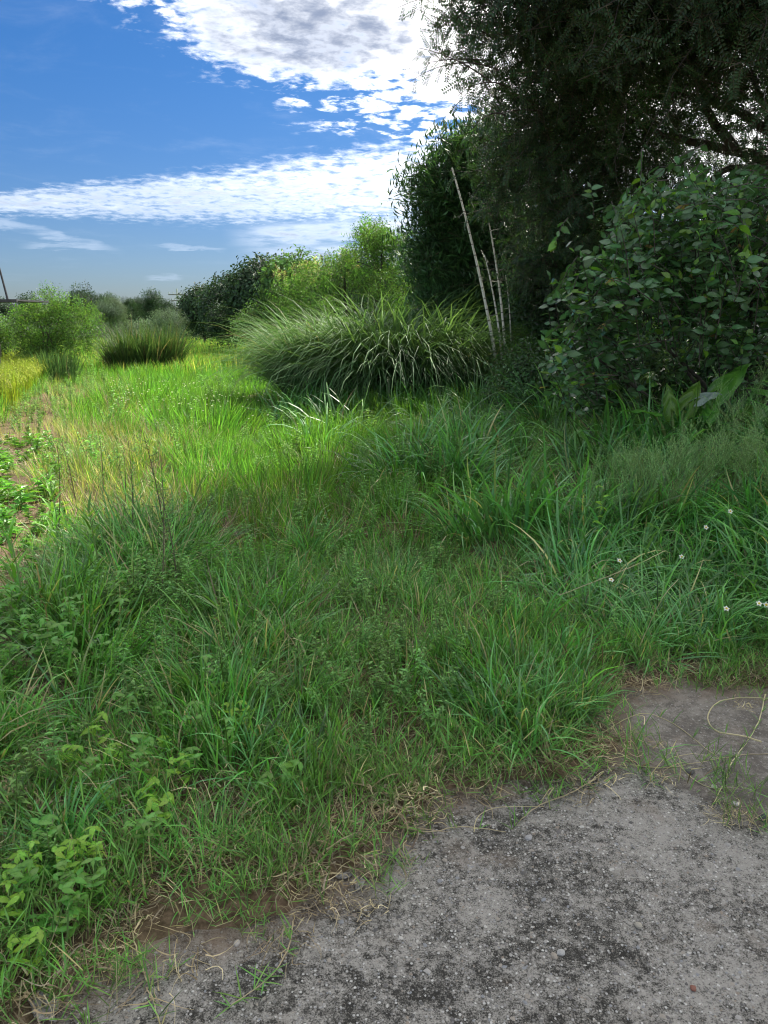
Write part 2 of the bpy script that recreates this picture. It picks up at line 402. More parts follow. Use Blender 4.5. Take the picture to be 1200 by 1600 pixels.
def build_ground():
    def axis(lo, hi, fine, a, b):
        xs = [a]; 
        while xs[-1] < b: xs.append(xs[-1]+fine)
        s = fine
        while xs[-1] < hi: s *= 1.22; xs.append(xs[-1]+s)
        s = fine
        while xs[0] > lo: s *= 1.22; xs.insert(0, xs[0]-s)
        return xs
    xs = axis(-3000, 3000, 0.045, -3.0, 3.4); ys = axis(-60, 3500, 0.045, 0.8, 4.4)
    vs = [(x, y, H(x, y)) for y in ys for x in xs]; nx = len(xs)
    fs = [(j*nx+i, j*nx+i+1, (j+1)*nx+i+1, (j+1)*nx+i) for j in range(len(ys)-1) for i in range(nx-1)]
    me = bpy.data.meshes.new('ground'); me.from_pydata(vs, [], fs); me.polygons.foreach_set('use_smooth', [True]*len(fs))
    m, nt = newmat('soil and low growth')
    geo = nt.nodes.new('ShaderNodeNewGeometry'); P = geo.outputs['Position']
    sp = nt.nodes.new('ShaderNodeSeparateXYZ'); nt.links.new(P, sp.inputs[0]); Y = E(nt, sp.outputs[1])
    n1 = nz(nt, P, 2.0, 6, 0.6); n2 = nz(nt, P, 40, 6, 0.7); n3 = nz(nt, P, 0.35, 4, 0.6)
    soil = mixc(nt, n2.step(0.3, 0.7), (0.07,0.045,0.028), (0.21,0.145,0.095))
    soil = mixc(nt, n1.step(0.5, 0.7)*0.6, soil, (0.15,0.095,0.06))
    soil = mixc(nt, n2.step(0.62, 0.75), soil, (0.30,0.25,0.18))
    green = mixc(nt, n3.step(0.35, 0.65), (0.07,0.15,0.03), (0.13,0.24,0.035))
    c = mixc(nt, (Y + (n3-0.5)*12).step(14, 26), soil, green)
    c = mixc(nt, n1.step(0.35,0.8)*0.35, c, (0.05,0.08,0.025))
    p = nt.nodes.new('ShaderNodeBsdfPrincipled'); nt.links.new(c, p.inputs['Base Color']); p.inputs['Roughness'].default_value = 0.95
    p.inputs['Specular IOR Level'].default_value = 0.15
    bp = nt.nodes.new('ShaderNodeBump'); bp.inputs['Strength'].default_value = 0.9; bp.inputs['Distance'].default_value = 0.012
    nt.links.new(n2.v, bp.inputs['Height']); nt.links.new(bp.outputs[0], p.inputs['Normal'])
    out = nt.nodes.new('ShaderNodeOutputMaterial'); nt.links.new(p.outputs[0], out.inputs[0])
    me.materials.append(m); tag(link('ground', me), kind='structure')
build_ground()

# ------------------------------------------------------------------ concrete: two slabs meeting at an irregular joint
JA, JB = G(930, 1150).xy, G(1240, 1312).xy
def joint_s(x, y):
    e = (JB-JA).normalized(); return e.x*(y-JA.y) - e.y*(x-JA.x) + 0.035*nse(x, y, 3, 2) + 0.012*nse(x, y, 11)     # positive on the far slab
def concmat(name, dark, light, tint, rough_amt):
    m, nt = newmat(name)
    geo = nt.nodes.new('ShaderNodeNewGeometry'); P = geo.outputs['Position']
    ed = nt.nodes.new('ShaderNodeAttribute'); ed.attribute_name = 'edge'; edge = E(nt, ed.outputs['Fac'])
    big = nz(nt, P, 1.7, 4, 0.6, 0.4); mid = nz(nt, P, 9, 6, 0.68, 0.3); fine = nz(nt, P, 55, 5, 0.75); gr = nz(nt, P, 260, 3, 0.7)
    vo = nt.nodes.new('ShaderNodeTexVoronoi'); vo.inputs['Scale'].default_value = 105; nt.links.new(P, vo.inputs['Vector'])
    vr = nt.nodes.new('ShaderNodeSeparateColor'); nt.links.new(vo.outputs['Color'], vr.inputs[0]); r = E(nt, vr.outputs[0]); dist = E(nt, vo.outputs['Distance'])
    base = (big*0.62 + mid*0.55 + fine*0.70 + (gr-0.5)*0.8 - 0.435)
    c = mixc(nt, (base + (nz(nt, P, 22, 4, 0.7)-0.5)*0.5).step(0.34, 0.66), dark, light)
    c = mixc(nt, fine.step(0.60, 0.68)*mid.step(0.42, 0.6)*rough_amt, c, (0.48,0.465,0.43))
    peb = r.step(0.70, 0.74)*(1.0-dist.step(0.30, 0.42))*rough_amt
    pc = mixc(nt, E(nt, vr.outputs[1]), (0.16,0.155,0.15), (0.60,0.58,0.54))
    c = mixc(nt, peb*0.85, c, pc)
    pit = fine.step(0.42, 0.30)*0.0 + (1.0-gr.step(0.30, 0.42))
    c = mixc(nt, pit*0.6*rough_amt, c, (0.022,0.021,0.02))
    c = mixc(nt, (nz(nt, P, 3.1, 4, 0.6)).step(0.56, 0.70)*0.45, c, tint)
    c = mixc(nt, edge*(mid.step(.3,.7)*0.75+0.1), c, (0.17,0.115,0.078))
    p = nt.nodes.new('ShaderNodeBsdfPrincipled'); nt.links.new(c, p.inputs['Base Color']); p.inputs['Roughness'].default_value = 0.88
    p.inputs['Specular IOR Level'].default_value = 0.25
    h = fine*0.55 + gr*0.25*rough_amt + mid*0.6 + peb*0.25
    bp = nt.nodes.new('ShaderNodeBump'); bp.inputs['Strength'].default_value = 1.0; bp.inputs['Distance'].default_value = 0.007*rough_amt+0.001
    nt.links.new(h.v, bp.inputs['Height']); nt.links.new(bp.outputs[0], p.inputs['Normal'])
    out = nt.nodes.new('ShaderNodeOutputMaterial'); nt.links.new(p.outputs[0], out.inputs[0])
    return m
def slab(name, side, zt, mat, step):
    x0, x1, y0, y1 = -2.6, 3.6, -0.6, 3.4
    nx, ny = int((x1-x0)/step), int((y1-y0)/step)
    idx = {}; vs = []; ed = []; fs = []
    def vid(i, j):
        if (i, j) not in idx:
            x, y = x0+i*step, y0+j*step; s = joint_s(x, y)
            drop = 0.012*ssm(0.02, -0.02, s*side) if s*side < 0.03 else 0
            idx[(i, j)] = len(vs); vs.append((x, y, zt + 0.0035*fbm(x, y, 5) + 0.004*fbm(x, y, 1.2) - drop))
            d = slab_d(x, y); ed.append(max(ssm(-0.13+.08*fbm(x,y,4), 0.0, d), 0.55*ssm(-0.06, 0.0, -abs(s+.02*nse(x,y,5)))))
        return idx[(i, j)]
    for j in range(ny):
        for i in range(nx):
            x, y = x0+(i+.5)*step, y0+(j+.5)*step
            if joint_s(x, y)*side + 0.0 > -0.03 and slab_d(x, y) < 0.12:
                fs.append((vid(i, j), vid(i+1, j), vid(i+1, j+1), vid(i, j+1)))
    me = bpy.data.meshes.new(name); me.from_pydata(vs, [], fs); me.polygons.foreach_set('use_smooth', [True]*len(fs))
    a = me.attributes.new('edge', 'FLOAT', 'POINT'); a.data.foreach_set('value', np.array(ed, dtype=np.float32))
    me.materials.append(mat)
    o = link(name, me); md = o.modifiers.new('thickness', 'SOLIDIFY'); md.thickness = 0.12; md.offset = -1
    tag(o, kind='structure'); return o
slab('concrete_slab', -1, 0.0, concmat('weathered concrete', (0.028,0.026,0.022), (0.29,0.272,0.242), (0.165,0.13,0.10), 1.0), 0.03)
slab('pavement_slab', 1, 0.012, concmat('smooth dusty concrete', (0.10,0.088,0.075), (0.225,0.203,0.175), (0.22,0.17,0.13), 0.5), 0.03)

# ------------------------------------------------------------------ source meshes
def tuft(n, rad, L, w, lean, bend, mats, segs=4, straw=0.0, fold=False):
    mb = MB()
    for _ in range(n):
        a = U(0, 6.283); r = rad*math.sqrt(rng.random()); yaw = a + U(-0.9, 0.9)
        mat = M['straw'] if rng.random() < straw else M[rng.choice(mats)]
        blade(mb, (r*math.cos(a), r*math.sin(a), -0.01), yaw, U(*lean), U(*L), U(*w), U(*bend), mat, segs, fold, None, U(-0.8, 0.8))
    return mb.mesh('tuft')
def creeping(n):
    """short creeping grass: little nodes with stiff side blades"""
    mb = MB()
    for _ in range(n):
        a = U(0, 6.283); r = 0.09*math.sqrt(rng.random()); p = Vector((r*math.cos(a), r*math.sin(a), 0))
        h = U(0.03, 0.09); lean = U(0.1, 1.1); ya = U(0, 6.283)
        d = Vector((math.cos(ya)*math.sin(lean), math.sin(ya)*math.sin(lean), math.cos(lean)))
        tube(mb, [p, p+d*h], [0.0012, 0.0008], 3, M['runner'] if rng.random() < .4 else M['stem_green'])
        for k in range(5):
            q = p + d*h*(0.3+0.18*k); yy = ya + (k % 2)*math.pi + U(-.7, .7)
            blade(mb, q, yy, U(0.5, 1.1), U(0.035, 0.08), U(0.003, 0.0048), U(0.0, 0.6), M['grass_short'], 2, False, None, 0)
    return mb.mesh('creeping')
def herb(h, n, ls, mat='herb', stem='stem_green', branches=4):
    mb = MB()
    for b in range(branches):
        ya = U(0, 6.283); ln = U(0.05, 0.4); hh = h*U(0.6, 1.0)
        top = Vector((math.cos(ya)*math.sin(ln)*hh, math.sin(ya)*math.sin(ln)*hh, hh*math.cos(ln)))
        tube(mb, [(0,0,0), top*0.5, top], [0.003, 0.0022, 0.001], 3, M[stem])
        for k in range(n):
            t = 0.2 + 0.8*k/n; q = top*t; dd = rdir(-0.1, 0.6)
            l = ls*U(0.6, 1.2)*(1.15-0.5*t)
            leaf(mb, q, dd, (0,0,1), l, l*0.42, M[mat], 0.2)
    return mb.mesh('herb')
def rice_tuft():
    mb = MB()
    for _ in range(22):
        a = U(0, 6.283); blade(mb, (U(-.06,.06), U(-.06,.06), 0), a, U(0.02,0.3), U(0.5,0.8), U(0.008,0.013), U(0.1,1.0), M['rice'], 4)
    for _ in range(7):
        a = U(0, 6.283); ln = U(0.02, 0.25); L = U(0.5, 0.62); b = Vector((U(-.05,.05), U(-.05,.05), 0))
        d = Vector((math.cos(a)*math.sin(ln), math.sin(a)*math.sin(ln), math.cos(ln))); top = b+d*L
        o = Vector((math.cos(a), math.sin(a), 0))
        pts = [b, top, top+o*0.05+Vector((0,0,0.03)), top+o*0.11+Vector((0,0,0.0)), top+o*0.14-Vector((0,0,0.06))]
        tube(mb, pts, 0.0015, 3, M['rice'])
        for k in range(16):
            t = k/15; p = pts[2].lerp(pts[3], t*2) if t < .5 else pts[3].lerp(pts[4], t*2-1)
            leaf(mb, p, (o+rdir()*0.8-Vector((0,0,.4))), (0,0,1), 0.028, 0.012, M['rice_ear'], 0.1)
    return mb.mesh('rice')
def seedhead(h, spread, mat='plume', n=26):
    mb = MB(); ya = U(0, 6.283); ln = U(0.1, 0.6)
    top = Vector((math.cos(ya)*math.sin(ln), math.sin(ya)*math.sin(ln), math.cos(ln)))*h
    tube(mb, [(0,0,0), top*0.6-Vector((0,0,.02)), top], [0.002, 0.0015, 0.0008], 3, M['stem_green'])
    for k in range(n):
        q = top*(0.62+0.38*k/n); d = (rdir(-0.2, 0.5) + top.normalized()*1.2).normalized(); L = spread*U(0.5, 1.0)
        tube(mb, [q, q+d*L], [0.0007, 0.0005], 3, M[mat])
        for j in range(5):
            leaf(mb, q+d*L*(0.35+0.14*j), d+rdir()*0.7, (0,0,1), 0.014, 0.005, M[mat], 0)
    return mb.mesh('seedhead')
def strip(mb, p, yaw, L, w, mat, curl, z0=.006, segs=5):
    p = Vector(p); vs = []; fs = []; a = yaw; ph = U(0, 6)
    for i in range(segs+1):
        t = i/segs; sd_ = Vector((-math.sin(a), math.cos(a), U(-.5,.5)))*w*.5*(1-.75*t)
        c = p + Vector((0, 0, max(0, z0*(1+1.2*math.sin(ph+t*4))))); vs += [c-sd_, c+sd_]
        p = p + Vector((math.cos(a), math.sin(a), 0))*L/segs; a += curl/segs*(1+.8*math.sin(ph*3+t*5))
    for i in range(segs): fs.append((i*2, i*2+1, i*2+3, i*2+2))
    mb.add(vs, fs, rng.random(), M[mat])
def litter():
    mb = MB()
    for _ in range(44):
        strip(mb, (U(-.10,.10), U(-.10,.10), U(0, .022)), U(0, 6.283), U(.03,.13), U(.0018,.005), 'straw' if rng.random() < .7 else 'straw_grey', U(-2.2,2.2), U(.002,.012))
    return mb.mesh('litter')
def pinnate(mb, base, d, up, L, pairs, ll, lw, mat, sr=.0022):
    d = Vector(d).normalized(); s = d.cross(Vector(up)).normalized(); n = s.cross(d)
    tube(mb, [base, base+d*L*.55-n*L*.04, base+d*L-n*L*.15], [sr, sr*.7, sr*.4], 3, M['stem_dark'])
    for i in range(pairs):
        q = base + d*L*(0.15+0.85*(i+0.5)/pairs) - n*L*0.15*((i/pairs)**2)
        for sg in (1, -1):
            leaf(mb, q, d*0.45+s*sg+n*U(-.3,.3), n, ll*U(.85,1.1), lw, mat, 0.05)
def twig_fine(n=6, big=1.0):
    mb = MB(); tube(mb, [(0,0,0), (0.03,0,0.25), (0,0.03,0.5)], [0.004, 0.003, 0.0015], 3, M['bark'])
    for i in range(n):
        q = Vector((0.02, 0.01, 0.06+0.42*i/n)); a = i*2.4+U(-.4,.4)
        d = Vector((math.cos(a), math.sin(a), U(0.1, 0.7)))
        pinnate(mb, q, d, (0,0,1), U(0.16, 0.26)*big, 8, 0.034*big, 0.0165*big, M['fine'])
    return mb.mesh('twig_fine')
def twig_leaves(n, L, ll, lw, mat, droop=0.0, full=False, bark='stem_dark', spread=1.0):
    mb = MB(); tube(mb, [(0,0,0), (0.02,0,L*.5), (0,0.02,L)], [0.005, 0.003, 0.0015], 3, M[bark])
    for i in range(n):
        t = 0.1+0.9*i/n; a = i*2.4+U(-.5,.5)
        r = spread*L*0.35*math.sqrt(rng.random())
        d = Vector((math.cos(a), math.sin(a), U(0.0, 0.9)-droop))
        q = Vector((math.cos(a)*r, math.sin(a)*r, L*t + U(-.1,.1)*L))
        leaf(mb, q, d, (0,0,1), ll*U(.7,1.15), lw*U(.8,1.1), M[mat], 0.15+droop*0.3, full)
    return mb.mesh('twig')
source('creep', [creeping(14) for _ in range(5)])
source('short', [tuft(30, 0.09, (0.06,0.18), (0.004,0.0065), (0.15,1.1), (0.2,1.5), ['grass_short','grass_mid'], 3, 0.14) for _ in range(5)])
source('mid',   [tuft(30, 0.12, (0.16,0.46), (0.007,0.012), (0.05,0.95), (0.3,2.3), ['grass_mid','grass_mid','grass_short'], 4, 0.05) for _ in range(6)])
source('lush',  [tuft(30, 0.15, (0.26,0.66), (0.011,0.019), (0.05,0.9), (0.8,2.8), ['grass_lush','grass_lush','grass_mid'], 6, 0.02) for _ in range(6)])
source('bright',[tuft(32, 0.16, (0.20,0.52), (0.008,0.014), (0.02,0.55), (0.1,1.1), ['grass_bright'], 4) for _ in range(5)])
source('farg',  [tuft(40, 0.40, (0.25,0.45), (0.014,0.022), (0.02,0.4), (0.1,0.9), ['grass_bright','grass_bright','grass_yellow'], 3) for _ in range(4)])
source('yellow',[tuft(28, 0.13, (0.14,0.36), (0.004,0.007), (0.05,0.6), (0.2,1.2), ['grass_yellow','grass_yellow','grass_bright'], 4, 0.3) for _ in range(5)])
source('litter',[litter() for _ in range(7)])
source('herb',  [herb(0.30, 20, 0.042) for _ in range(5)])
source('herbd', [herb(0.42, 26, 0.045, 'weed', 'stem_green', 5) for _ in range(4)])
source('ground_leaf', [herb(0.09, 7, 0.05, 'weed', 'stem_green', 4) for _ in range(4)])
source('vine',  [herb(0.16, 7, 0.085, 'weed', 'stem_green', 4) for _ in range(4)])
source('rice',  [rice_tuft() for _ in range(4)])
source('seed',  [seedhead(0.65, 0.14) for _ in range(5)])
source('fine',  [twig_fine() for _ in range(5)])
source('bamboo',[twig_leaves(34, 0.55, 0.15, 0.019, 'bamboo', 0.55, spread=0.9) for _ in range(5)])
source('broad', [twig_leaves(30, 0.45, 0.085, 0.042, 'broad_dark', 0.2) for _ in range(5)])
source('light', [twig_leaves(30, 0.42, 0.085, 0.034, 'light', 0.1) for _ in range(5)])
source('midl',  [twig_leaves(34, 0.5, 0.10, 0.05, 'mid', 0.1) for _ in range(5)])
source('farl',  [twig_leaves(60, 0.8, 0.13, 0.08, 'far', 0.1) for _ in range(4)])
source('farp',  [twig_leaves(60, 0.8, 0.11, 0.06, 'far_pale', 0.1) for _ in range(4)])

# ------------------------------------------------------------------ ground cover (stuff)
def in_view(x, y, m=1.2): return y > 0.5 and abs(x) < 0.56*y + m
LAY = {k: [] for k in ('creep','short','mid','lush','bright','farg','yellow','litter','herb','herbd','ground_leaf','vine','seed')}
def put(kind, x, y, s, tilt=0.15, z=None, out=None):
    r = (U(-tilt, tilt), U(-tilt, tilt), U(0, 6.283))
    if out is not None: r = orient((out[0]+U(-tilt,tilt), out[1]+U(-tilt,tilt), 1.0))
    LAY[kind].append(((x, y, (H(x, y) if z is None else z)), r, s))
def mound(x, y, cell):
    """height factor and outward lean: the sward grows in overlapping tussocks"""
    ds, ps = noise.voronoi(Vector((x/cell, y/cell, 0.5)))
    o = Vector((x/cell, y/cell, .5)) - ps[0]; f = noise.cell(ps[0]*7.3)
    return (1.30 - 0.95*ds[0])*(0.80+0.45*f), (o.x*0.9, o.y*0.9), f
def cover():
    def cell(y0, y1, step):
        y = y0
        while y < y1:
            x = -0.56*y-1.2
            while x < 0.56*y+1.2:
                yield x+U(-.5,.5)*step, y+U(-.5,.5)*step
                x += step
            y += step
    for x, y in cell(0.8, 4.6, 0.062):
        d = slab_d(x, y) if y < 4 else 1.0; pd = path_d(x, y); n = fbm(x, y, 1.6); n2 = nse(x, y, 2.6, 4.0)
        dd = d + 0.12*n
        if d < -0.03:
            js = abs(joint_s(x, y))
            if js < .11 and x < 1.5 and y > 1.7 and rng.random() < .75*(1-js/.12)*ssm(1.5, .9, x): put('creep' if rng.random() < .7 else 'short', x, y, U(.6, 1.1), .2, .012)
            if js < .10 and rng.random() < .06: put('litter', x, y, U(.4, .8), .05, .014)
            if d > -0.16 and rng.random() < .10*(1+2*n)*(1+d/.18): put('litter', x, y, U(.5, .9), .05, max(.004, H(x,y)))
            if d > -0.12 and rng.random() < .10*(1+3*n)*(1+d/.14): put('creep', x, y, U(.6, 1.1), .1, max(.002, H(x,y)))
            continue
        if pd < 0.30 + 0.15*n:
            if rng.random() < 0.25: put('litter', x, y, U(.6, 1.1))
            if rng.random() < 0.16: put('short', x, y, U(.4, .8))
            if rng.random() < 0.05: put('ground_leaf', x, y, U(.7, 1.2))
            continue
        if rng.random() < .12*ssm(2.7, 1.9, y)*ssm(.6,-.4,x): put('litter', x, y, U(.7, 1.3), .3)
        edge = ssm(0.02, 0.45, dd); left = ssm(-0.2, -1.2, x)*ssm(3.3, 2.6, y)
        mh, mo, mf = mound(x, y, 0.30+0.10*y)
        if rng.random() < 0.36*(1-edge)+0.10+0.16*left: put('litter', x, y, U(.6, 1.1))
        if dd < 0.10:
            if rng.random() < 0.35: put('creep', x, y, U(.7, 1.2))
            continue
        if rng.random() < 0.40*(1-edge)+0.14: put('creep', x, y, U(.8, 1.5))
        if rng.random() < 0.26+0.2*left: put('short', x, y, U(.6, 1.0+0.4*edge), out=mo)
        right = ssm(0.5, 1.6, x)
        dens = edge*(0.50 - 0.16*left)*(1-.35*ssm(2.6,1.8,y))*(0.35+0.85*ssm(.5,1.2,mh))
        hs = (0.40+0.60*ssm(0.15, 1.3, dd))*mh
        if rng.random() < dens*(1-right*ssm(2.8, 3.4, y)): put('mid', x, y, U(.75, 1.15)*hs*1.15, out=mo)
        if rng.random() < 0.34*right*ssm(2.7, 3.2, y)*ssm(0.1, 0.4, dd): put('lush', x, y, U(.65, 1.15)*(.35+.65*mh), out=mo)
        if mf > .5 and y > 2.1 and rng.random() < 0.13*edge*(1-left): put('lush', x, y, U(.35, .6)*mh, out=mo)
        if rng.random() < 0.14*ssm(3.1, 4.2, y)*(1-right): put('mid', x, y, U(.9, 1.25)*mh, out=mo)
        if (n2 > 0.30 and rng.random() < 0.14*edge) or (mf < .13 and rng.random() < .12*edge): put('herb', x, y, U(.5, .9))
        if x < -0.5 and y < 3.2 and rng.random() < 0.06: put('ground_leaf', x, y, U(.7, 1.2))
    for x, y in cell(4.6, 9.5, 0.105):
        pd = path_d(x, y); n = fbm(x, y, 0.8); n2 = nse(x, y, 1.7, 4.0)
        if pd < 0.45 + 0.4*n:
            if rng.random() < 0.30: put('litter', x, y, U(.8, 1.5))
            if rng.random() < 0.15: put('ground_leaf', x, y, U(.8, 1.5))
            if rng.random() < 0.10: put('yellow', x, y, U(.4, .8))
            continue
        mh, mo, mf = mound(x, y, 0.95)
        L = ssm(0.5, -0.9, x + 0.6*n); RR = ssm(0.1, 1.6, x + 0.5*n)
        yel = ssm(2.5, 0.7, pd)
        r = rng.random(); gap = ssm(.45, 1.0, mh)
        if r < 0.36*RR*(0.4+.6*gap): put('lush', x, y, U(.8, 1.25)*(.15+1.0*mh), out=mo)
        elif r < 0.36*RR + 0.30*(1-L)*(1-RR)*gap: put('lush' if mf > .6 else 'mid', x, y, U(.95, 1.35)*mh, out=mo)
        elif r < 0.5 and rng.random() < (L+0.35*(1-RR))*(1-0.7*yel): put('bright', x, y, U(.55, .95)*(.45+.55*mh)*(0.6+0.4*ssm(0.6, 2.0, pd)), out=mo)
        if rng.random() < 0.38*yel: put('yellow', x, y, U(.6, 1.2))
        if rng.random() < 0.15*yel: put('litter', x, y, U(.8, 1.4))
        if rng.random() < .16*(1-yel): put('short', x, y, U(1.2, 1.9), out=mo)
        if rng.random() < .05*(1-L): put('herbd', x, y, U(.5, .9)*(.4+.6*mh))
        if (n2 > 0.2 or mf < .18) and rng.random() < 0.20: put('herb', x, y, U(.9, 1.5)*(.5+.5*mh))
        if n2 < -0.28 and rng.random() < 0.14*(1-RR): put('herbd', x, y, U(.6, .9))
    for x, y in cell(9.5, 20, 0.19):
        pd = path_d(x, y); n = fbm(x, y, 0.5); n2 = nse(x, y, 1.2, 4.0)
        mh, mo, mf = mound(x, y, 1.3)
        if pd < 0.6 + 0.4*n:
            if rng.random() < 0.4: put('yellow', x, y, U(.5, 1.0))
            if rng.random() < 0.3: put('herb', x, y, U(.8, 1.3))
            continue
        if x < -6.3 - 0.35*(y-12) and 11.5 < y < 22: continue          # rice stands there
        if x > 0.9 + 0.5*n or (x > -1.6 and 10.2 < y < 12.2):
            if rng.random() < 0.6: put('lush', x, y, U(.9, 1.4)*(.4+.6*mh), out=mo)
            if rng.random() < 0.2: put('herbd', x, y, U(.9, 1.4))
            if x < 1 and rng.random() < .4: put('bright', x, y, U(.8, 1.1))
            continue
        if rng.random() < 0.62: put('bright', x, y, U(.75, 1.15)*(.5+.5*mh), out=mo)
        if n2 > 0.15 and rng.random() < 0.25: put('herb', x, y, U(1.0, 1.7))
        if pd < 1.6 and rng.random() < 0.4: put('yellow', x, y, U(.8, 1.3))
    y = 20
    while y < 75:
        st = 0.34 + (y-20)*0.016; x = -0.56*y-2
        while x < 0.35*y:
            xx, yy = x+U(-.5,.5)*st, y+U(-.5,.5)*st
            if not (xx < -6.3-0.35*(yy-12) and yy < 22): put('farg', xx, yy, U(.8, 1.15)*(1+0.3*fbm(xx, yy, .3)), 0.1)
            x += st
        y += st
    # fine seed heads over the right bank
    for k in range(120):
        a, b = rng.gauss(0, 1), rng.gauss(0, 1)
        x, y = 2.0+0.40*a, 4.6+0.16*b
        put('seed', x, y, U(.65, .92), 0.35)
    for k in range(12): put('seed', U(2.5, 3.6), U(5.4, 6.0), U(.8, 1.1), 0.3)
    for k in range(10): put('seed', U(-0.6, 1.2), U(5.0, 7.5), U(.7, 1.0), 0.3)
    # a patch of grey green herb in the short grass
    for k in range(20):
        p = G(U(550, 720), U(1030, 1130)); put('herb', p.x, p.y, U(.55, .85))
    for k in range(60):
        p = G(U(140, 330), U(860, 1000)); put('herb', p.x, p.y, U(.8, 1.3))
    for k in range(50):
        p = G(U(0, 260), U(960, 1130)); put('herbd', p.x, p.y, U(.4, .75))
    for k in range(55):
        p = G(U(-40, 110), U(690, 860)); put('vine', p.x, p.y, U(.9, 1.5))
    for k in range(60):
        p = G(U(290, 460), U(900, 1010)); put('herbd', p.x, p.y, U(.5, .8))
reseed('cover'); cover()
NM = {'creep': ('creeping_grass','short creeping grass spreading over the soil at the concrete edge','grass'),
      'short': ('short_grass','short tufted green grass with dry blades among it in the foreground','grass'),
      'mid': ('meadow_grass','ankle to knee high green meadow grass across the middle ground','grass'),
      'lush': ('bank_grass','tall arching blue green grass covering the right bank','grass'),
      'bright': ('field_grass','bright yellow green upright grass of the sunny strip beside the path','grass'),
      'farg': ('far_field_grass','pale green grass of the distant field','grass'),
      'yellow': ('yellowing_grass','yellowing half dry grass along the trodden path','grass'),
      'litter': ('dry_grass_litter','dead straw coloured grass lying on the soil','dry grass'),
      'herb': ('small_leaf_herbs','grey green small leaved herbs mixed into the grass','weeds'),
      'herbd': ('leafy_herbs','darker green leafy herbs mixed into the grass','weeds'),
      'ground_leaf': ('ground_cover_weeds','tiny low weeds on the bare soil','weeds'),
      'vine': ('creeping_vines','broad leaved creeping vines on the soil at the left edge','vines'),
      'seed': ('grass_seed_heads','fine pale feathery seed heads floating over the right bank grass','seed heads')}
for k, pts in LAY.items():
    n, l, c = NM[k]; tag(scatter(n, k, pts), l, c)
pts = []
for j in range(60):
    for i in range(80):
        y = 11.8 + j*0.17 + U(-.06,.06); x = -6.1 - 0.35*(y-12) - i*0.17 + U(-.06,.06)
        if x > -0.56*y-2.5: pts.append(((x, y, 0), (U(-.08,.08), U(-.08,.08), U(0,6.28)), U(.85, 1.1)))
tag(scatter('rice_crop', 'rice', pts), 'ripening yellow green rice crop standing left of the path', 'rice')

# stones set in the concrete
def pebble_mesh(seed, sub=1):
    import bmesh
    bm = bmesh.new(); bmesh.ops.create_icosphere(bm, subdivisions=sub, radius=1.0)
    for v in bm.verts:
        n = noise.noise(v.co*1.1 + Vector((seed*7.1, 0, 0))); v.co *= 1+0.35*n; v.co.z *= 0.62; v.co.x *= 1.2
    me = bpy.data.meshes.new('pebble'); bm.to_mesh(me); bm.free(); return me
def pebmat(name, cols):
    m, nt = newmat(name); oi = nt.nodes.new('ShaderNodeObjectInfo')
    cr = nt.nodes.new('ShaderNodeValToRGB'); cr.color_ramp.interpolation = 'CONSTANT'
    e = cr.color_ramp.elements; e[0].color = (*cols[0], 1); e[1].position = 1/len(cols); e[1].color = (*cols[1], 1)
    for i, c in enumerate(cols[2:]): q = e.new((i+2)/len(cols)); q.color = (*c, 1)
    nt.links.new(oi.outputs['Random'], cr.inputs[0])
    p = nt.nodes.new('ShaderNodeBsdfPrincipled'); nt.links.new(cr.outputs[0], p.inputs['Base Color']); p.inputs['Roughness'].default_value = 0.75
    out = nt.nodes.new('ShaderNodeOutputMaterial'); nt.links.new(p.outputs[0], out.inputs[0]); return m
PEB = pebmat('mixed stone', [(0.14,0.132,0.12),(0.30,0.285,0.26),(0.20,0.19,0.17),(0.08,0.076,0.07),(0.26,0.23,0.19),(0.40,0.38,0.34),(0.16,0.15,0.14),(0.22,0.18,0.14),(0.2,0.205,0.21),(0.11,0.10,0.095)])
pm = [pebble_mesh(i) for i in range(6)]
for m_ in pm: m_.materials.append(PEB)
source('pebble', pm)
pts = []
while len(pts) < 13000:
    x, y = U(-1.2, 2.6), U(0.8, 2.9)
    if joint_s(x, y) > 0.0: continue
    if slab_d(x, y) < -0.01 and rng.random() < 0.55+0.45*nse(x, y, 2.5, 9):
        s = min(0.0105, 0.0022*math.exp(rng.gauss(0.15, 0.45)))
        pts.append(((x, y, 0.0035*fbm(x, y, 5)+0.004*fbm(x, y, 1.2)-s*0.3), (U(-.4,.4), U(-.4,.4), U(0,6.28)), s))
tag(scatter('gravel', 'pebble', pts), 'small pebbles showing in the worn surface of the concrete', 'gravel')

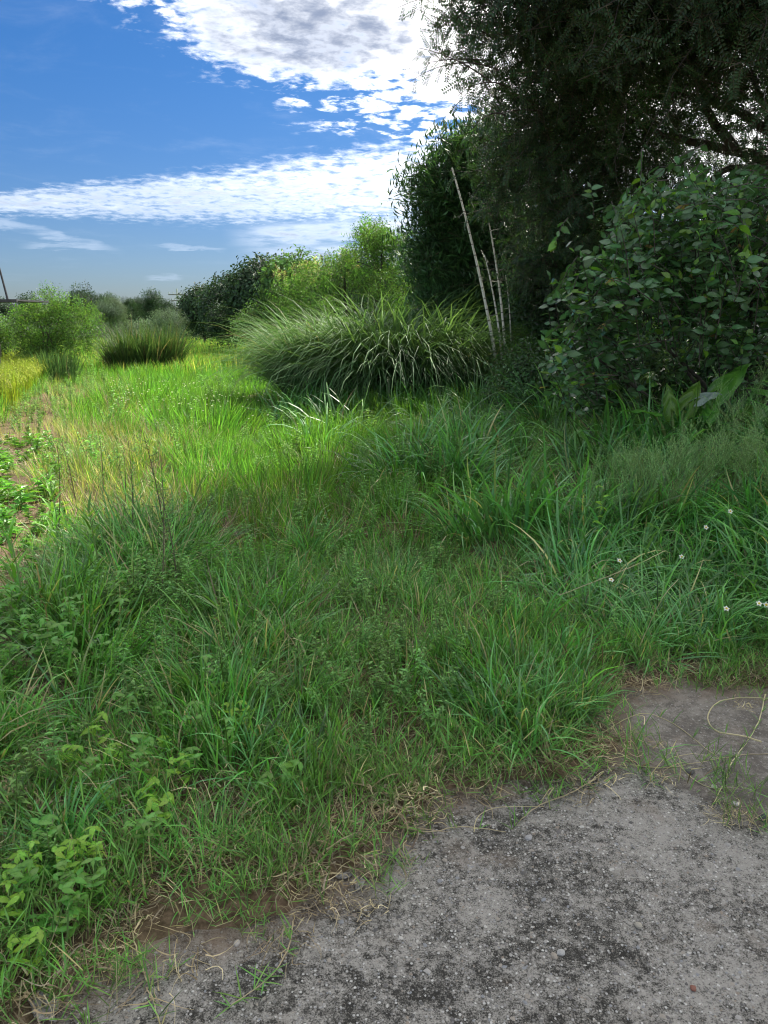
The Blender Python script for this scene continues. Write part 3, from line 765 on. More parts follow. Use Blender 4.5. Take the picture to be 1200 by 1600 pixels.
# ------------------------------------------------------------------ trees
reseed('trees')
def limb_path(a, b, n, wig, sag=0.0):
    a, b = Vector(a), Vector(b); L = (b-a).length; pts = []
    o = Vector((U(0,9), U(0,9), U(0,9)))
    for i in range(n+1):
        t = i/n; p = a.lerp(b, t) + Vector((0,0,1))*sag*4*t*(1-t)
        w = noise.noise_vector(o + Vector((t*2.5, 0, 0)))*wig*L*math.sin(math.pi*t)
        pts.append(p+w)
    return pts
def tree(name, label, cat, base, top, clumps, key, per, ssz, trunk_r, bark='bark', group=None, sep_limbs=False, dirz=(-0.4, 1.0), stems=1, flat=1.0):
    """trunk > limbs reaching each leaf clump; foliage is twigs spread through the clumps (world coordinates)"""
    base = Vector(base); root = empty(name, base, label, cat, group)
    mb = MB(); trunks = []
    for s in range(stems):
        tp = Vector(top) + (rdir()*0.25*(Vector(top)-base).length if stems > 1 else Vector((0,0,0)))
        path = limb_path(base-Vector((0,0,0.1))+(rdir(0,0.1)*0.12*stems if stems > 1 else Vector((0,0,0))), tp, 7, 0.10); trunks.append(path)
        tube(mb, [p-base for p in path], [trunk_r*(1.25 if i == 0 else 1-0.7*i/7) for i in range(8)], 9, M[bark])
    pts = []; allm = mb
    hub = trunks[0][-1]; nodes = []
    order = sorted(clumps, key=lambda q: min((Vector(q[0])-p).length for t_ in trunks for p in t_[2:]))
    for c, r in order:
        c = Vector(c); path = trunks[rng.randrange(stems)]
        cand = [(p, trunk_r*0.45, (p-c).length*1.0) for p in path[2:] if p.z < c.z+0.3] or [(path[2], trunk_r*.45, 0)]
        cand += [(p, rr_*0.72, (p-c).length*0.9) for p, rr_ in nodes]
        st, lr, _ = min(cand, key=lambda q: q[2])
        lp = limb_path(st, c, 6, 0.16, 0.08*(c-st).length)
        lr = max(0.009, lr*min(1.0, r/1.0+0.3)); nodes.append((lp[4], lr*0.62)); nodes.append((c, lr*0.4))
        tgt = MB() if sep_limbs else mb
        tube(tgt, [p-base for p in lp], [lr*(1-0.72*i/6) for i in range(7)], 6, M[bark])
        for _ in range(5 if not sep_limbs else 8):
            e = c + rdir()*r*U(0.5, 0.9); sp = limb_path(lp[rng.randrange(3, 7)], e, 4, 0.12)
            tube(tgt, [p-base for p in sp], [lr*0.34*(1-0.75*i/4) for i in range(5)], 4, M[bark])
        if sep_limbs: link('limb', tgt.mesh('limb', True), root)
        n = int(per*r*r)
        for _ in range(n):
            d = rdir(*dirz) if rng.random() < 0.75 else rdir()
            rr = r*(U(0.12, 1.0)**0.5)*U(.85,1.15)
            q = c + Vector((d.x, d.y, d.z*flat))*rr
            dd = (d + rdir()*0.7 + Vector((0,0,U(-.1,.4)))).normalized()
            pts.append((q-base, orient(dd), ssz*U(.75, 1.2)))
    link('trunk', mb.mesh('trunk', True), root)
    scatter('crown', key, pts, root)
    return root
def ell_clumps(c, rad, n, cr, shell=0.55, zlow=-0.6):
    out = []; c = Vector(c)
    for _ in range(n):
        d = rdir(zlow, 1.0); t = U(shell, 1.0)
        out.append((c + Vector((d.x*rad[0], d.y*rad[1], d.z*rad[2]))*t, U(*cr)))
    return out

# the large overhanging tree on the right, trunk outside the frame
cl = []
def pc(px, py, Y, r): cl.append((at(px, py, Y), r))
for a in [(785,20,9.2,.42),(800,85,9.4,.5),(850,30,9.0,.7),(890,110,9.6,.75),(900,20,8.6,1.0),(960,70,9.0,.9),(1000,10,8.2,.9),(1080,60,8.6,.9),(1150,20,8.0,.9),(1190,90,8.6,.8),
          (870,165,10,.5),(910,200,10,.8),(980,160,9.6,.75),(880,260,10.6,.8),(940,300,10.6,.85),(860,330,11,.8),(1010,240,10.4,.55),(830,130,9.4,.45),(1060,140,10.2,.5),
          (850,210,10.6,.4),(820,290,11,.6),(850,240,10.4,.6),(900,440,11.3,.6),(960,440,11.2,.6),(1030,300,10.8,.45),(1080,250,10.8,.35),(960,240,10.2,.6),(1140,110,9.4,.6),(1210,40,7.8,.9),(1260,120,8.2,.9),(1290,220,8.6,.8),(930,380,11,.8),(1000,330,11,.6),(870,420,11.5,.7),(1240,290,9.4,.6),(1180,170,10.5,.4),
          (820,-60,8.8,.7),(880,-80,8.5,.9),(940,-90,8.4,1.2),(1060,-80,8.2,1.2),(1180,-90,8,1.2),(1300,-60,8,1.2)]: pc(*a)
for k in range(26):      # upper crown, above the frame
    x_, y_ = U(2.4, 9.5), U(6.2, 12.0); cl.append((Vector((x_, y_, U(max(5.8, 3.0+.40*y_), 10.6))), U(1.0, 1.5)))
for p in ((2.5,7.6,6.6),(3.0,7.8,6.5),(3.0,9.0,7.4),(4.2,8.0,7.0),(5.2,9.2,8.2),(2.7,10.0,7.8),(3.6,10.6,8.6),(2.3,9.0,8.0),(6.4,8.0,7.0)): cl.append((Vector(p), 1.35))
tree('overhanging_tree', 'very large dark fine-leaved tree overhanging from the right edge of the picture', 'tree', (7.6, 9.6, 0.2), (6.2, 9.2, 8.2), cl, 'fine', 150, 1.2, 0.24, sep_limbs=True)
for (ps, r0) in ((((1330,420),(1240,262),(1150,236),(1080,222),(1000,196)),.085),(((1330,300),(1230,222),(1150,172),(1060,142),(980,150)),.07),(((1330,330),(1215,268),(1140,262),(1080,300)),.07),(((1150,236),(1110,180),(1090,120),(1040,60)),.06),(((1240,262),(1200,200),(1180,120)),.06)):
    P_ = [at(x_, y_, 9.2+.1*k) for k, (x_, y_) in enumerate(ps)]; Q_ = []
    for a_, b_ in zip(P_, P_[1:]): Q_ += limb_path(a_, b_, 4, .10)[:-1]
    Q_.append(P_[-1]); mb = MB(); base_ = bpy.data.objects['overhanging_tree'].location
    tube(mb, [q-base_ for q in Q_], [r0*(1-.7*i/len(Q_)) for i in range(len(Q_))], 8, M['bark']); link('limb', mb.mesh('limb', True), bpy.data.objects['overhanging_tree'])
# its long feathery end sprays reaching out against the sky
# (parts of the tree: each spray is a branchlet with pinnate leaves)
big = bpy.data.objects['overhanging_tree']
def spray(p0, p1, Y, sag):
    a = at(*p0, Y); b = at(*p1, Y-0.2); base = big.location
    mb = MB(); pts = curve_pts(a, b, (0, 0, sag), 14)
    tube(mb, [p-Vector(base) for p in pts], [0.010*(1-i/18) for i in range(15)], 4, M['bark'])
    for i in range(2, 14):
        d0 = (pts[i+1]-pts[i-1]).normalized(); sd_ = d0.cross(Vector((0,1,0))).normalized(); sg = 1 if i % 2 else -1
        pinnate(mb, pts[i]-Vector(base), d0*.9+sd_*sg+Vector((0,U(-.3,.3),-.15)), (0,1,0.3), U(0.14,0.22), 9, 0.027, 0.010, M['fine'], .003)
    link('spray', mb.mesh('spray'), big)
for s_ in [((760,10),(622,12),8.8,0.1),((770,60),(700,40),8.8,.05),((780,110),(640,128),8.8,0.12),((770,130),(655,75),8.8,.05),((800,140),(715,150),9,.1),((790,180),(735,205),9,.08),
           ((850,175),(760,185),9.4,.05),((760,95),(660,100),8.8,.03),((850,190),(800,215),9.4,.05),((740,20),(668,60),8.8,.05)]: spray(*s_)

def T(name, label, cat, px0, px1, ytop, ybot, Y, n, cr, key, per, ssz, tr, **kw):
    """a tree whose crown spans the given picture width at distance Y"""
    reseed(label); c0, c1 = at(px0, ytop, Y), at(px1, ybot, Y); cx = (c0.x+c1.x)/2; rx = (c1.x-c0.x)/2
    zt, zb = c0.z, max(c1.z, 0.15); rz = (zt-zb)/2; cz = (zt+zb)/2
    k = cr[1]*0.75 + {'farl': .8, 'farp': .8, 'midl': .5, 'broad': .45, 'light': .42, 'fine': .5}[key]*ssz*.55
    cl = ell_clumps((cx, Y, cz), (max(rx-k, .1), kw.pop('ry', max(rx, .8))*0.8, max(rz-k, .1)), n, cr, zlow=kw.pop('zlow', -0.9))
    return tree(name, label, cat, (cx+kw.pop('dx', 0), Y, H(cx, Y)), (cx, Y, cz+rz*0.3), cl, key, per, ssz, tr, **kw)

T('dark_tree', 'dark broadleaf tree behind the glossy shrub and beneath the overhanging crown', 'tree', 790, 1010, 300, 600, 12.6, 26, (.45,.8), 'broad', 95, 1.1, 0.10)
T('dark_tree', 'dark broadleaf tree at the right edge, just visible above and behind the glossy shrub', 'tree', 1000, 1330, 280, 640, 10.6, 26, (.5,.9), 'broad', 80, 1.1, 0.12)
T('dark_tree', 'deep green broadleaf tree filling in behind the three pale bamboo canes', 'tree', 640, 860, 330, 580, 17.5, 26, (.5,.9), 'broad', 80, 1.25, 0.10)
def clumps_px(lst, Y, r0, r1, dz=.5): return [(at(px+U(-4,4), py+U(-4,4), Y+U(-dz,dz)), U(r0, r1)) for px, py in lst]
tree('light_green_tree', 'light green leafy tree rising behind the left half of the silver grass', 'tree', (at(565,500,18.6).x, 18.6, 0), at(575,430,18.6),
     clumps_px([(578,384),(600,392),(632,386),(655,404),(648,436),(618,408),(590,415),(556,418),(524,424),(494,434),(468,446),(456,470),(500,462),(545,452),(596,450),(636,462),(535,408),(575,398),(480,480),(530,485),(590,485),(650,485),(610,435),(566,440)], 18.5, .20, .38, .9), 'light', 400, .8, .07, stems=2)
T('light_green_tree', 'slender pale-leaved sapling poking above the light green tree beside the bamboo', 'tree', 556, 612, 343, 420, 19.5, 9, (.14,.28), 'light', 300, .9, 0.04)
T('roadside_tree', 'mid green round-topped tree left of the light green tree', 'tree', 425, 500, 405, 510, 24, 16, (.4,.7), 'midl', 95, 1.3, 0.08)
T('roadside_tree', 'dark tree with one upright leader, left end of the big hedge of trees', 'tree', 385, 440, 420, 525, 30, 14, (.4,.8), 'farl', 80, 1.2, 0.09)
T('roadside_tree', 'rounded dark tree standing just right of the utility poles', 'tree', 335, 400, 448, 525, 36, 16, (.5,.9), 'farl', 62, 1.2, 0.10)
T('roadside_tree', 'low dark tree directly right of the utility poles with sky showing through it', 'tree', 290, 345, 462, 520, 44, 12, (.5,.9), 'farl', 50, 1.2, 0.10)
T('low_bush', 'low dark bush in front of the rounded dark tree', 'bush', 325, 385, 492, 532, 31, 10, (.3,.5), 'farl', 95, .8, 0.03)
T('low_bush', 'low mid green bush at the foot of the tree with the upright leader', 'bush', 370, 432, 490, 545, 24, 10, (.3,.5), 'midl', 100, .9, 0.03)

# bamboo clump: culms are parts, foliage a mass
def bamboo():
    Y = 14.6; b = Vector((at(745, 560, Y).x, Y, H(2, Y))); root = empty('bamboo_clump', b, 'tall dark green bamboo clump behind the silver grass', 'bamboo')
    tops = [(632,268,13.8),(668,232,13.7),(745,192,14),(715,222,14.0),(660,380,13.9),(690,330,13.8),(730,350,13.8),(700,470,13.8),(760,480,13.8),(740,520,13.6),(800,520,14),(640,262,13.8),(655,215,14.0),(700,200,14.2),(735,205,14.4),(770,215,14.6),(800,235,14.8),(830,260,15),(628,300,14.4),(690,245,13.9),(750,255,14),(790,300,14.2),(665,330,14.3),
            (720,300,13.9),(840,330,15),(700,360,13.9),(770,370,14.0),(650,385,14.6),(810,400,14.4),(735,420,13.9),(860,300,15.2),(620,350,15.2),(690,430,14.2),(780,450,14.2),(830,470,14.5),(870,420,15)]
    pts = []
    for (px, py, Yt) in tops:
        px += 48 if px < 680 else (30 if px < 760 else 12)
        tp = at(px, py, Yt); b0 = b + Vector((U(-.7,.9), U(-.6,.6), 0))
        path = [b0.lerp(tp, i/12) + Vector((0,0,1))*0.5*math.sin(math.pi*i/12)*(tp.z/4) for i in range(13)]
        mb = MB(); tube(mb, [p-b for p in path], [0.020*(1-0.8*i/12) for i in range(13)], 6, M['culm'])
        link('culm', mb.mesh('culm', True), root)
        for _ in range(7):
            i = min(12, int(U(3.5, 13))); c = path[i] + Vector((U(-.45,.45), U(-.4,.4), U(-.3,.2)))*(1.2 if i < 11 else .4); rr = U(.16,.36)*(1 if i < 12 else .7)
            for _ in range(int(U(9,16))):
                dd = rdir(-.7, .3); q = c + rdir()*rr
                pts.append((q-b, orient((dd+Vector((0,0,-.25))).normalized()), U(.75,1.2)))
    scatter('foliage', 'bamboo', pts, root)
bamboo()
def cane(p0, p1, Y0, Y1, r, label):
    a = at(*p0, Y0); a.z = H(a.x, a.y); b = at(*p1, Y1)
    root = empty('bamboo_cane', a, label, 'bamboo cane', 'bare pale bamboo canes')
    mb = MB(); n = 22; pts = curve_pts((0,0,-.05), b-a, (0.05,0,0.06), n)
    tube(mb, pts, [r*(1-0.65*i/n) for i in range(n+1)], 8, M['cane']); link('cane', mb.mesh('cane', True), root)
    mb = MB()
    for i in range(1, n):
        d = (pts[i+1]-pts[i]).normalized(); tube(mb, [pts[i]-d*.006, pts[i]-d*.001, pts[i]+d*.001, pts[i]+d*.006], [r*(1-.65*i/n)*k for k in (1.0,1.25,1.25,1.0)], 8, M['bark_grey'])
        if i > 2 and rng.random() < 0.35:
            e = rdir(-.2,.6)*U(.1,.25); tube(mb, [pts[i], pts[i]+e], [.003,.001], 3, M['cane'])
    link('joint_rings', mb.mesh('joint_rings', True), root)['kind'] = 'stuff'
cane((790,540), (706,262), 11.3, 11.2, 0.028, 'longest bare pale bamboo cane, leaning left across the dark bamboo')
cane((793,540), (757,398), 11.2, 11.2, 0.021, 'shortest bare pale bamboo cane, standing between the other two')
cane((799,540), (790,430), 11.5, 11.6, 0.016, 'short thin bamboo cane rightmost of the bare canes, broken off low')
cane((797,535), (764,348), 11.4, 11.4, 0.025, 'bare pale bamboo cane on the right of the three, nearly upright')

# ------------------------------------------------------------------ silver grass and other big tussocks
def tussock(name, label, cat, centers, L, w, lean, bend, mat, nparts, nrest, segs=8, fold=True, group=None, part='blade'):
    c0 = Vector((*centers[0][:2], H(*centers[0][:2]))); root = empty(name, c0, label, cat, group)
    protos = []
    for k in range(14):
        mb = MB(); blade(mb, (0,0,0), 0, U(*lean), U(*L), U(*w), U(*bend), M[mat], segs, fold, None, U(-.5,.5)); protos.append(mb.mesh('blade', True))
    def where():
        cx, cy, r = rng.choice(centers); a = U(0, 6.283); q = r*math.sqrt(rng.random())
        x, y = cx+q*math.cos(a), cy+q*math.sin(a); return x, y, a, q/r
    cand = []
    for _ in range(nparts*2):
        x, y, a, t = where(); cand.append((y - 0.8*math.sin(a)*-1, x, y, a, t))
    cand.sort()                                    # those on the camera side show largest
    for _, x, y, a, t in cand[:nparts]:
        o = link(part, rng.choice(protos), root); o.location = Vector((x, y, H(x, y)-.03))-c0
        o.rotation_euler = (U(-.15,.15), U(-.1,.25), a+U(-.7,.7)); o.scale = (1,1,1) if rng.random() < .5 else (.85,.85,.85)
    mb = MB()
    for _ in range(nrest):
        x, y, a, t = where(); p = Vector((x, y, H(x, y)-.03))-c0
        blade(mb, p, a+U(-.8,.8), U(*lean)*(0.4+0.8*t), U(*L)*U(.8,1.1), U(*w), U(*bend), M[mat], segs-2, fold, None, U(-.5,.5))
    o = link('blades', mb.mesh('blades', True), root); o['kind'] = 'stuff'
    return root
sgA = (at(590, 600, 12.2).x, 12.2); sgB = (at(660, 600, 12.0).x, 12.0)
def sx(px, Y): return at(px, 600, Y).x
tussock('silver_grass', 'broad silver grass tussock with arching ribbon blades in front of the pale canes', 'silver grass',
        [(sx(578,12.4),12.2,.55),(sx(606,12.0),11.9,.55),(sx(610,12.0),12.2,.35),(sx(650,12.0),12.0,.6),(sx(700,12.3),12.3,.45),(sx(552,12.6),12.6,.4)], (1.5,2.55), (.022,.038), (.0,.6), (1.5,3.3), 'silver', 295, 4200)
tussock('silver_grass', 'finer-bladed silver grass tussock forming the left shoulder of the mass beside the sunny strip', 'silver grass',
        [(sx(486,13.2),13.0,.4),(sx(512,13.4),13.2,.45)], (1.4,2.4), (.016,.030), (.0,.6), (1.4,3.1), 'silver', 190, 2200)
tussock('silver_grass', 'small thin-bladed silver grass tussock at the foot of the bamboo canes', 'silver grass',
        [(sx(728,11.8),11.7,.4)], (1.0,1.8), (.012,.022), (.1,.65), (1.2,2.5), 'silver', 110, 900)
tussock('reed_clump', 'upright reddish brown and green reed clump standing alone in the field', 'reeds',
        [(sx(205,21.5),21.5,.6),(sx(235,21.5),21.5,.6),(sx(260,21.8),21.8,.45)], (.85,1.65), (.024,.038), (.0,.5), (.1,1.4), 'reed_red', 250, 1700, 6)
tussock('grass_clump', 'dark green upright grass clump in front of the leafy field bush', 'grass clump',
        [(sx(75,17.5),17.5,.45),(sx(95,17.6),17.6,.4)], (.5,.95), (.014,.022), (.0,.4), (.1,.9), 'silver', 120, 900, 6)
# brown plume heads of tall grass behind the trees
def plumes():
    b = Vector((at(500,520,22).x, 22, 0)); root = empty('plume_grass', b, 'tall grass with brown feathery plumes showing above the hedge against the sky', 'plume grass')
    for k in range(46):
        px = U(425, 560); tp = at(px, 425-(px-440)*0.22+U(-14, 12), 22+U(-.8,.8)); q = Vector((tp.x+U(-.5,.5), tp.y, 0))
        mb = MB(); pts = curve_pts(q-b, tp-b, (0.05,0,0.05), 6); tube(mb, pts, [.008-.001*i for i in range(7)], 4, M['stem_green'])
        for j in range(34):
            t = j/34; p = pts[-1]-(pts[-1]-pts[-3])*t*0.45; leaf(mb, p, rdir(-.3,.7)+Vector((.5,0,.6)), (0,0,1), .13, .022, M['straw'] if j % 2 else M['plume'], .2)
        link('plume', mb.mesh('plume'), root)
plumes()

# ------------------------------------------------------------------ left distance
tree('field_bush', 'light green leafy bush in the field left of the reed clump', 'bush', (at(80,550,18.5).x, 18.5, 0), at(78,500,18.5),
     clumps_px([(80,466),(70,484),(96,482),(52,494),(112,496),(126,512),(68,508),(34,500),(44,524),(102,524),(82,540),(126,540),(36,542),(20,520),(92,506),(130,496),(60,545),(98,550),(78,552),(48,552)], 18.5, .12, .30, .5), 'light', 520, .75, 0.03, stems=3)
T('field_bush', 'grey-green rounded shrub just behind the reed clump', 'bush', 146, 200, 472, 512, 34, 12, (.3,.5), 'farp', 110, .5, 0.06)
T('field_bush', 'dull green shrub behind the right end of the reed clump', 'bush', 225, 300, 492, 520, 34, 10, (.3,.45), 'farp', 110, .5, 0.05)
T('field_bush', 'low dark shrub at the left frame edge below the shelter', 'bush', -60, 22, 505, 560, 19, 9, (.25,.4), 'midl', 150, .8, 0.04)
far = [(-60,30,474,512,62,'broad dark tree behind the flat roofed shelter at the left edge',12),
       (25,70,460,512,66,'spreading dark tree directly behind the leafy field bush',10),
       (68,108,468,512,74,'low dark tree just right of the leafy field bush',8),
       (106,134,446,512,70,'tallest dark tree of the skyline, with a knobbly head',10),
       (134,152,444,512,72,'narrow columnar dark tree beside the tallest skyline tree',6),
       (152,180,455,512,76,'rounded dark tree top right of the columnar skyline tree',7),
       (190,214,462,512,80,'small dark tree, first of the ragged group above the reed clump',6),
       (210,222,460,512,84,'thin upright dark tree above the reed clump',4),
       (222,252,450,512,80,'wide pointed dark tree with a bare twiggy top above the reed clump',9),
       (250,276,466,512,84,'open-crowned dark tree left of the utility poles',7),
       (-190,-60,468,515,66,'dark tree beyond the shelter, outside the left frame edge',10)]
for a, b_, t_, bo, Y, lab, n in far:
    w = at(b_, t_, Y).x-at(a, t_, Y).x; r = max(.55, w*0.2)
    T('skyline_tree', lab, 'tree', a, b_, t_, bo, Y, n+8, (r*.45, r*.85), 'farl', 44, 1.1, 0.16, group='trees along the far field edge', ry=1.6)
# a dense dark hedgerow along the far edge, one mass
def hedge(name, x0, x1, Y, h, label, key='farl', n=900, s=1.5):
    pts = []
    for _ in range(n):
        x = U(x0, x1); hh = h*(0.7+0.5*fbm(x, 0, .2)); pts.append(((x, Y+U(-1.5,1.5), U(0.1, max(.3, hh))), orient(rdir(-.2,1)), s*U(.8,1.3)))
    tag(scatter(name, key, pts), label, 'hedgerow')
hedge('far_hedgerow', -75, 20, 96, 2.0, 'dark unbroken hedgerow along the far end of the field', n=2600, s=1.9)
hedge('far_hedgerow', -30, -9, 52, 1.0, 'low pale scrub in the field behind the reed clump', 'farp', 700, 1.3)
# land beyond the trees on the right so no gap shows the bare horizon
T('dark_tree', 'dark tree mass low behind the light green tree', 'tree', 480, 680, 420, 560, 27, 22, (.7,1.1), 'farl', 60, 1.2, 0.12)

def box(mb, c, s, mat, rot=None):
    c = Vector(c); vs = []
    for i in (-1, 1):
        for j in (-1, 1):
            for k in (-1, 1):
                v = Vector((i*s[0]/2, j*s[1]/2, k*s[2]/2)); v = rot @ v if rot else v; vs.append(c+v)
    mb.add(vs, [(0,1,3,2),(4,6,7,5),(0,4,5,1),(2,3,7,6),(0,2,6,4),(1,5,7,3)], .5, mat)
def shelter():
    Y = 16.6; r = at(45, 470, Y); b = Vector((r.x-2.6, Y, 0)); root = empty('field_shelter', b, 'small open field shelter with a thin flat dark roof at the left edge', 'shelter')
    zt = r.z
    mb = MB(); box(mb, (0, .25, zt), (5.2, 1.5, 0.035), M['metal']); box(mb, (0, -.53, zt-.01), (5.2, .05, .06), M['metal']); link('roof', mb.mesh('roof'), root)
    for x, y in ((-2.3, -.35), (at(1,500,16.6).x-b.x, -.35), (-2.3, .85), (at(-40,500,16.6).x-b.x, .85)):
        if 1:
            mb = MB(); box(mb, (x, y, zt/2-.02), (.09,.09,zt-.06), M['bark_grey']); link('post', mb.mesh('post'), root)
shelter()
a = at(12, 468, 16.4); b_ = at(-6, 400, 16.4)
mb = MB(); tube(mb, [(0,0,0), b_-a], [.024,.018], 8, M['metal'])
tag(link('leaning_pole', mb.mesh('leaning_pole')), 'dark thin pole leaning up and left from the shelter roof at the left edge', 'pole').location = a
def upole(px, ytop, Y, label):
    b = Vector((at(px, 480, Y).x, Y, 0)); t = at(px, ytop, Y).z; root = empty('utility_pole', b, label, 'utility pole', 'concrete utility poles in the distance')
    mb = MB(); tube(mb, [(0,0,-.3), (0,0,t)], [.20,.13], 8, M['post']); link('pole', mb.mesh('pole', True), root)
    for dz, w in ((0.9, 2.6), (1.8, 1.8)):
        mb = MB(); box(mb, (0,-.18,t-dz), (w,.12,.14), M['bark_grey'])
        for i in (-1, -.45, .45, 1): tube(mb, [(i*w*.46,-.18,t-dz+.07), (i*w*.46,-.18,t-dz+.38)], [.05,.07], 6, M['post'])
        link('crossarm', mb.mesh('crossarm'), root)
upole(278, 451, 120, 'nearest and tallest of the three utility poles on the skyline')
upole(284.5, 459, 160, 'middle one of the three utility poles on the skyline')
upole(290, 466, 205, 'farthest and smallest of the three utility poles on the skyline')

# ------------------------------------------------------------------ the glossy shrub on the right
def shrub():
    b = Vector((at(1120, 640, 6.6).x, 6.6, H(3, 6.6))); root = empty('glossy_shrub', b, 'large dark shrub with glossy oval leaves filling the right side above the bank grass', 'shrub')
    leaf_me = {}
    for mt in ('shrub', 'shrub_new', 'shrub_dry'):
        leaf_me[mt] = []
        for k in range(4):
            mb = MB(); leaf(mb, (0,0,0), (0,0,1), (0,1,0), 1.0, U(.42,.56), M[mt], U(.0,.45), True, None, U(.08,.22)); leaf_me[mt].append(mb.mesh('leaf', True))
        source('lf_'+mt, leaf_me[mt])
    # shoot origins: surface of a rounded mass given in picture terms at its own distance
    outl = [(845,640),(838,560),(862,500),(855,440),(885,430),(920,380),(960,330),(1005,285),(1060,275),(1130,268),(1200,262),(1290,250)]
    tips = []
    def inside(px, py):
        # left boundary as a function of height
        n = len(outl)
        for (x0, y0), (x1, y1) in zip(outl, outl[1:]):
            lo, hi = min(y0, y1), max(y0, y1)
            if lo <= py <= hi: return px > x0 + (x1-x0)*((py-y0)/(y1-y0) if y1 != y0 else 0)
        return False
    while len(tips) < 880:
        px, py = U(838, 1330), U(262, 660)
        if not inside(px + 34*nse(px/40, py/40, 1, 2), py + 26*nse(px/34, py/34, 1, 3)) and rng.random() > .05: continue
        if py < 268 or px < 842 and py < 470: continue
        if py > 560 and 905 < px < 1180 and rng.random() < 0.93: continue         # hollow underneath
        if nse(px/58, py/58, 1, 5) < -.27: continue
        if py > 470 and px > 950 and rng.random() < 0.45: continue
        Y = 5.9 + 0.9*ssm(480, 660, py)*(px > 890) + 0.5*ssm(330, 262, py) + U(-.45, .8) + .35*nse(px/90, py/90, 1, 8) + 0.25*ssm(900, 838, px)
        tips.append(at(px, py, Y))
    stems = MB(); leaves = []
    core = b + Vector((0.35, 0.3, 0))
    for k in range(9):
        e = Vector((b.x+U(-1.2,1.2), b.y+U(-.3,.6), U(1.0,2.2))); tube(stems, [p-b for p in limb_path(core+Vector((U(-.4,.4),0,-.05)), e, 6, .12)], [.03-.003*i for i in range(7)], 6, M['bark'])
    for tip in tips:
        inn = Vector((b.x+(tip.x-b.x)*.55, tip.y+U(.3,.6), max(.3, tip.z*U(.72,.92)))); d = ((tip-inn).normalized() + rdir()*.55 + Vector((0,0,-.7 if rng.random() < .4 else .25))).normalized()
        L = U(.25,.6)*(1.35 if rng.random() < .12 else 1); st = tip-d*L; mid = (st+tip)/2+Vector((0,0,.04)); tube(stems, [st-b, mid-b, tip-b], [.005,.004,.002], 3, M['bark'])
        n = 8
        low = tip.z < 1.0 and tip.x < at(900,600,6).x
        for i in range(n):
            t = (i+.5)/n; q = st.lerp(mid, t*2) if t < .5 else mid.lerp(tip, t*2-1)
            s = d.cross(Vector((0,0,1))).normalized(); sg = 1 if i % 2 else -1
            ld = (d*.5 + s*sg*U(.5,1) + Vector((0,-.15,-.15)) + rdir()*.35).normalized()
            r = rng.random(); mt = 'shrub'
            if t > .8 and r < .30: mt = 'shrub_new'
            elif r > (.90 if low else .993): mt = 'shrub_dry'
            leaves.append((q, ld, U(.055,.125), mt))
        leaves.append((tip, (d+Vector((0,-.1,.2))).normalized(), U(.05,.085), 'shrub_new' if rng.random() < .3 else 'shrub'))
    o = link('stems', stems.mesh('stems', True), root); o['kind'] = 'stuff'
    leaves.sort(key=lambda l: l[0].y - l[2]*6)
    def frame(l):
        # leaf grows along local z, face normal along local y kept up
        d = l[1]; up = Vector((U(-.9,.9), -.8+U(-.8,.8), .7+U(-.5,.4))); s = d.cross(up).normalized(); n = s.cross(d).normalized()
        return Matrix((s, n, d)).transposed().to_euler()
    for l in leaves[:300]:
        o = link('leaf', rng.choice(leaf_me[l[3]]), root); o.location = l[0]-b; o.rotation_euler = frame(l); o.scale = (l[2],)*3
        if l[3] == 'shrub_dry': o['label'] = 'yellowing old leaf'
    for mt in leaf_me:
        pts = [(l[0]-b, frame(l), l[2]) for l in leaves[300:] if l[3] == mt]
        scatter('foliage', 'lf_'+mt, pts, root)
shrub()

# elephant ear plants in the hollow below
def ear_leaf(L, W, curl, mat, wrinkle=0.02):
    mb = MB(); nu, nv = 26, 7; vs = []; fs = []
    for i in range(nu+1):
        t = i/nu; wv = W*0.5*(math.sin(math.pi*min(1, t*0.95+.05)**0.62))*(1-.25*t)
        if t > .98: wv = 0.002
        for j in range(-nv, nv+1):
            s = j/nv; back = -0.16*L*abs(s)**1.5*(1-t)**2*3
            x = s*wv; y = t*L + back
            z = -curl*t*t*L*1.6 + abs(s)*wv*.25 - .35*wv*abs(s)**3 + wrinkle*math.sin((t*14+abs(s)*3.0))*(.3+abs(s)) + 0.3*wrinkle*nse(x*9, y*9, 1)
            vs.append((x, y, z))
    k = 2*nv+1
    for i in range(nu):
        for j in range(2*nv): fs.append((i*k+j, i*k+j+1, (i+1)*k+j+1, (i+1)*k+j))
    mb.add(vs, fs, .5, M[mat])
    for q in range(len(vs)): mb.r[q] = 1.0 if q % k == nv else .5+.45*math.sin((q//k)/nu*14+abs(q % k-nv)/nv*3)
    return mb.mesh('leaf', True)
def ear_plant(px, py, Y, label, specs):
    b = at(px, py, Y); b.z = H(b.x, b.y); root = empty('elephant_ear_plant', b, label, 'elephant ear plant')
    for (lx, ly, L, W, yaw, pitch, roll, mat, lab) in specs:
        p = at(lx, ly, Y+U(-.1,.1))-b; o = link('leaf', ear_leaf(L, W, U(.1,.35), mat, .013), root)
        o.location = p; o.rotation_euler = (R(pitch), R(roll), R(yaw)); o.scale = (.62,.62,.62)
        if lab: o['label'] = lab
        mb = MB(); tube(mb, curve_pts((0,0,0), p, (0,.05,.1), 7), [.016-.001*i for i in range(8)], 7, M['stem_green']); link('stalk', mb.mesh('stalk', True), root)
ear_plant(1060, 690, 5.75, 'elephant ear plant with big ribbed yellow green leaves in the dark hollow under the shrub',
    [(1050,640,.34,.24,10,82,-8,'taro','upright bright leaf seen edge on'), (1075,632,.38,.28,-30,70,14,'taro',None), (1095,622,.34,.20,-62,30,20,'taro_pale','pale grey leaf with its underside turned up'), (1015,645,.34,.22,75,10,10,'taro',None)])
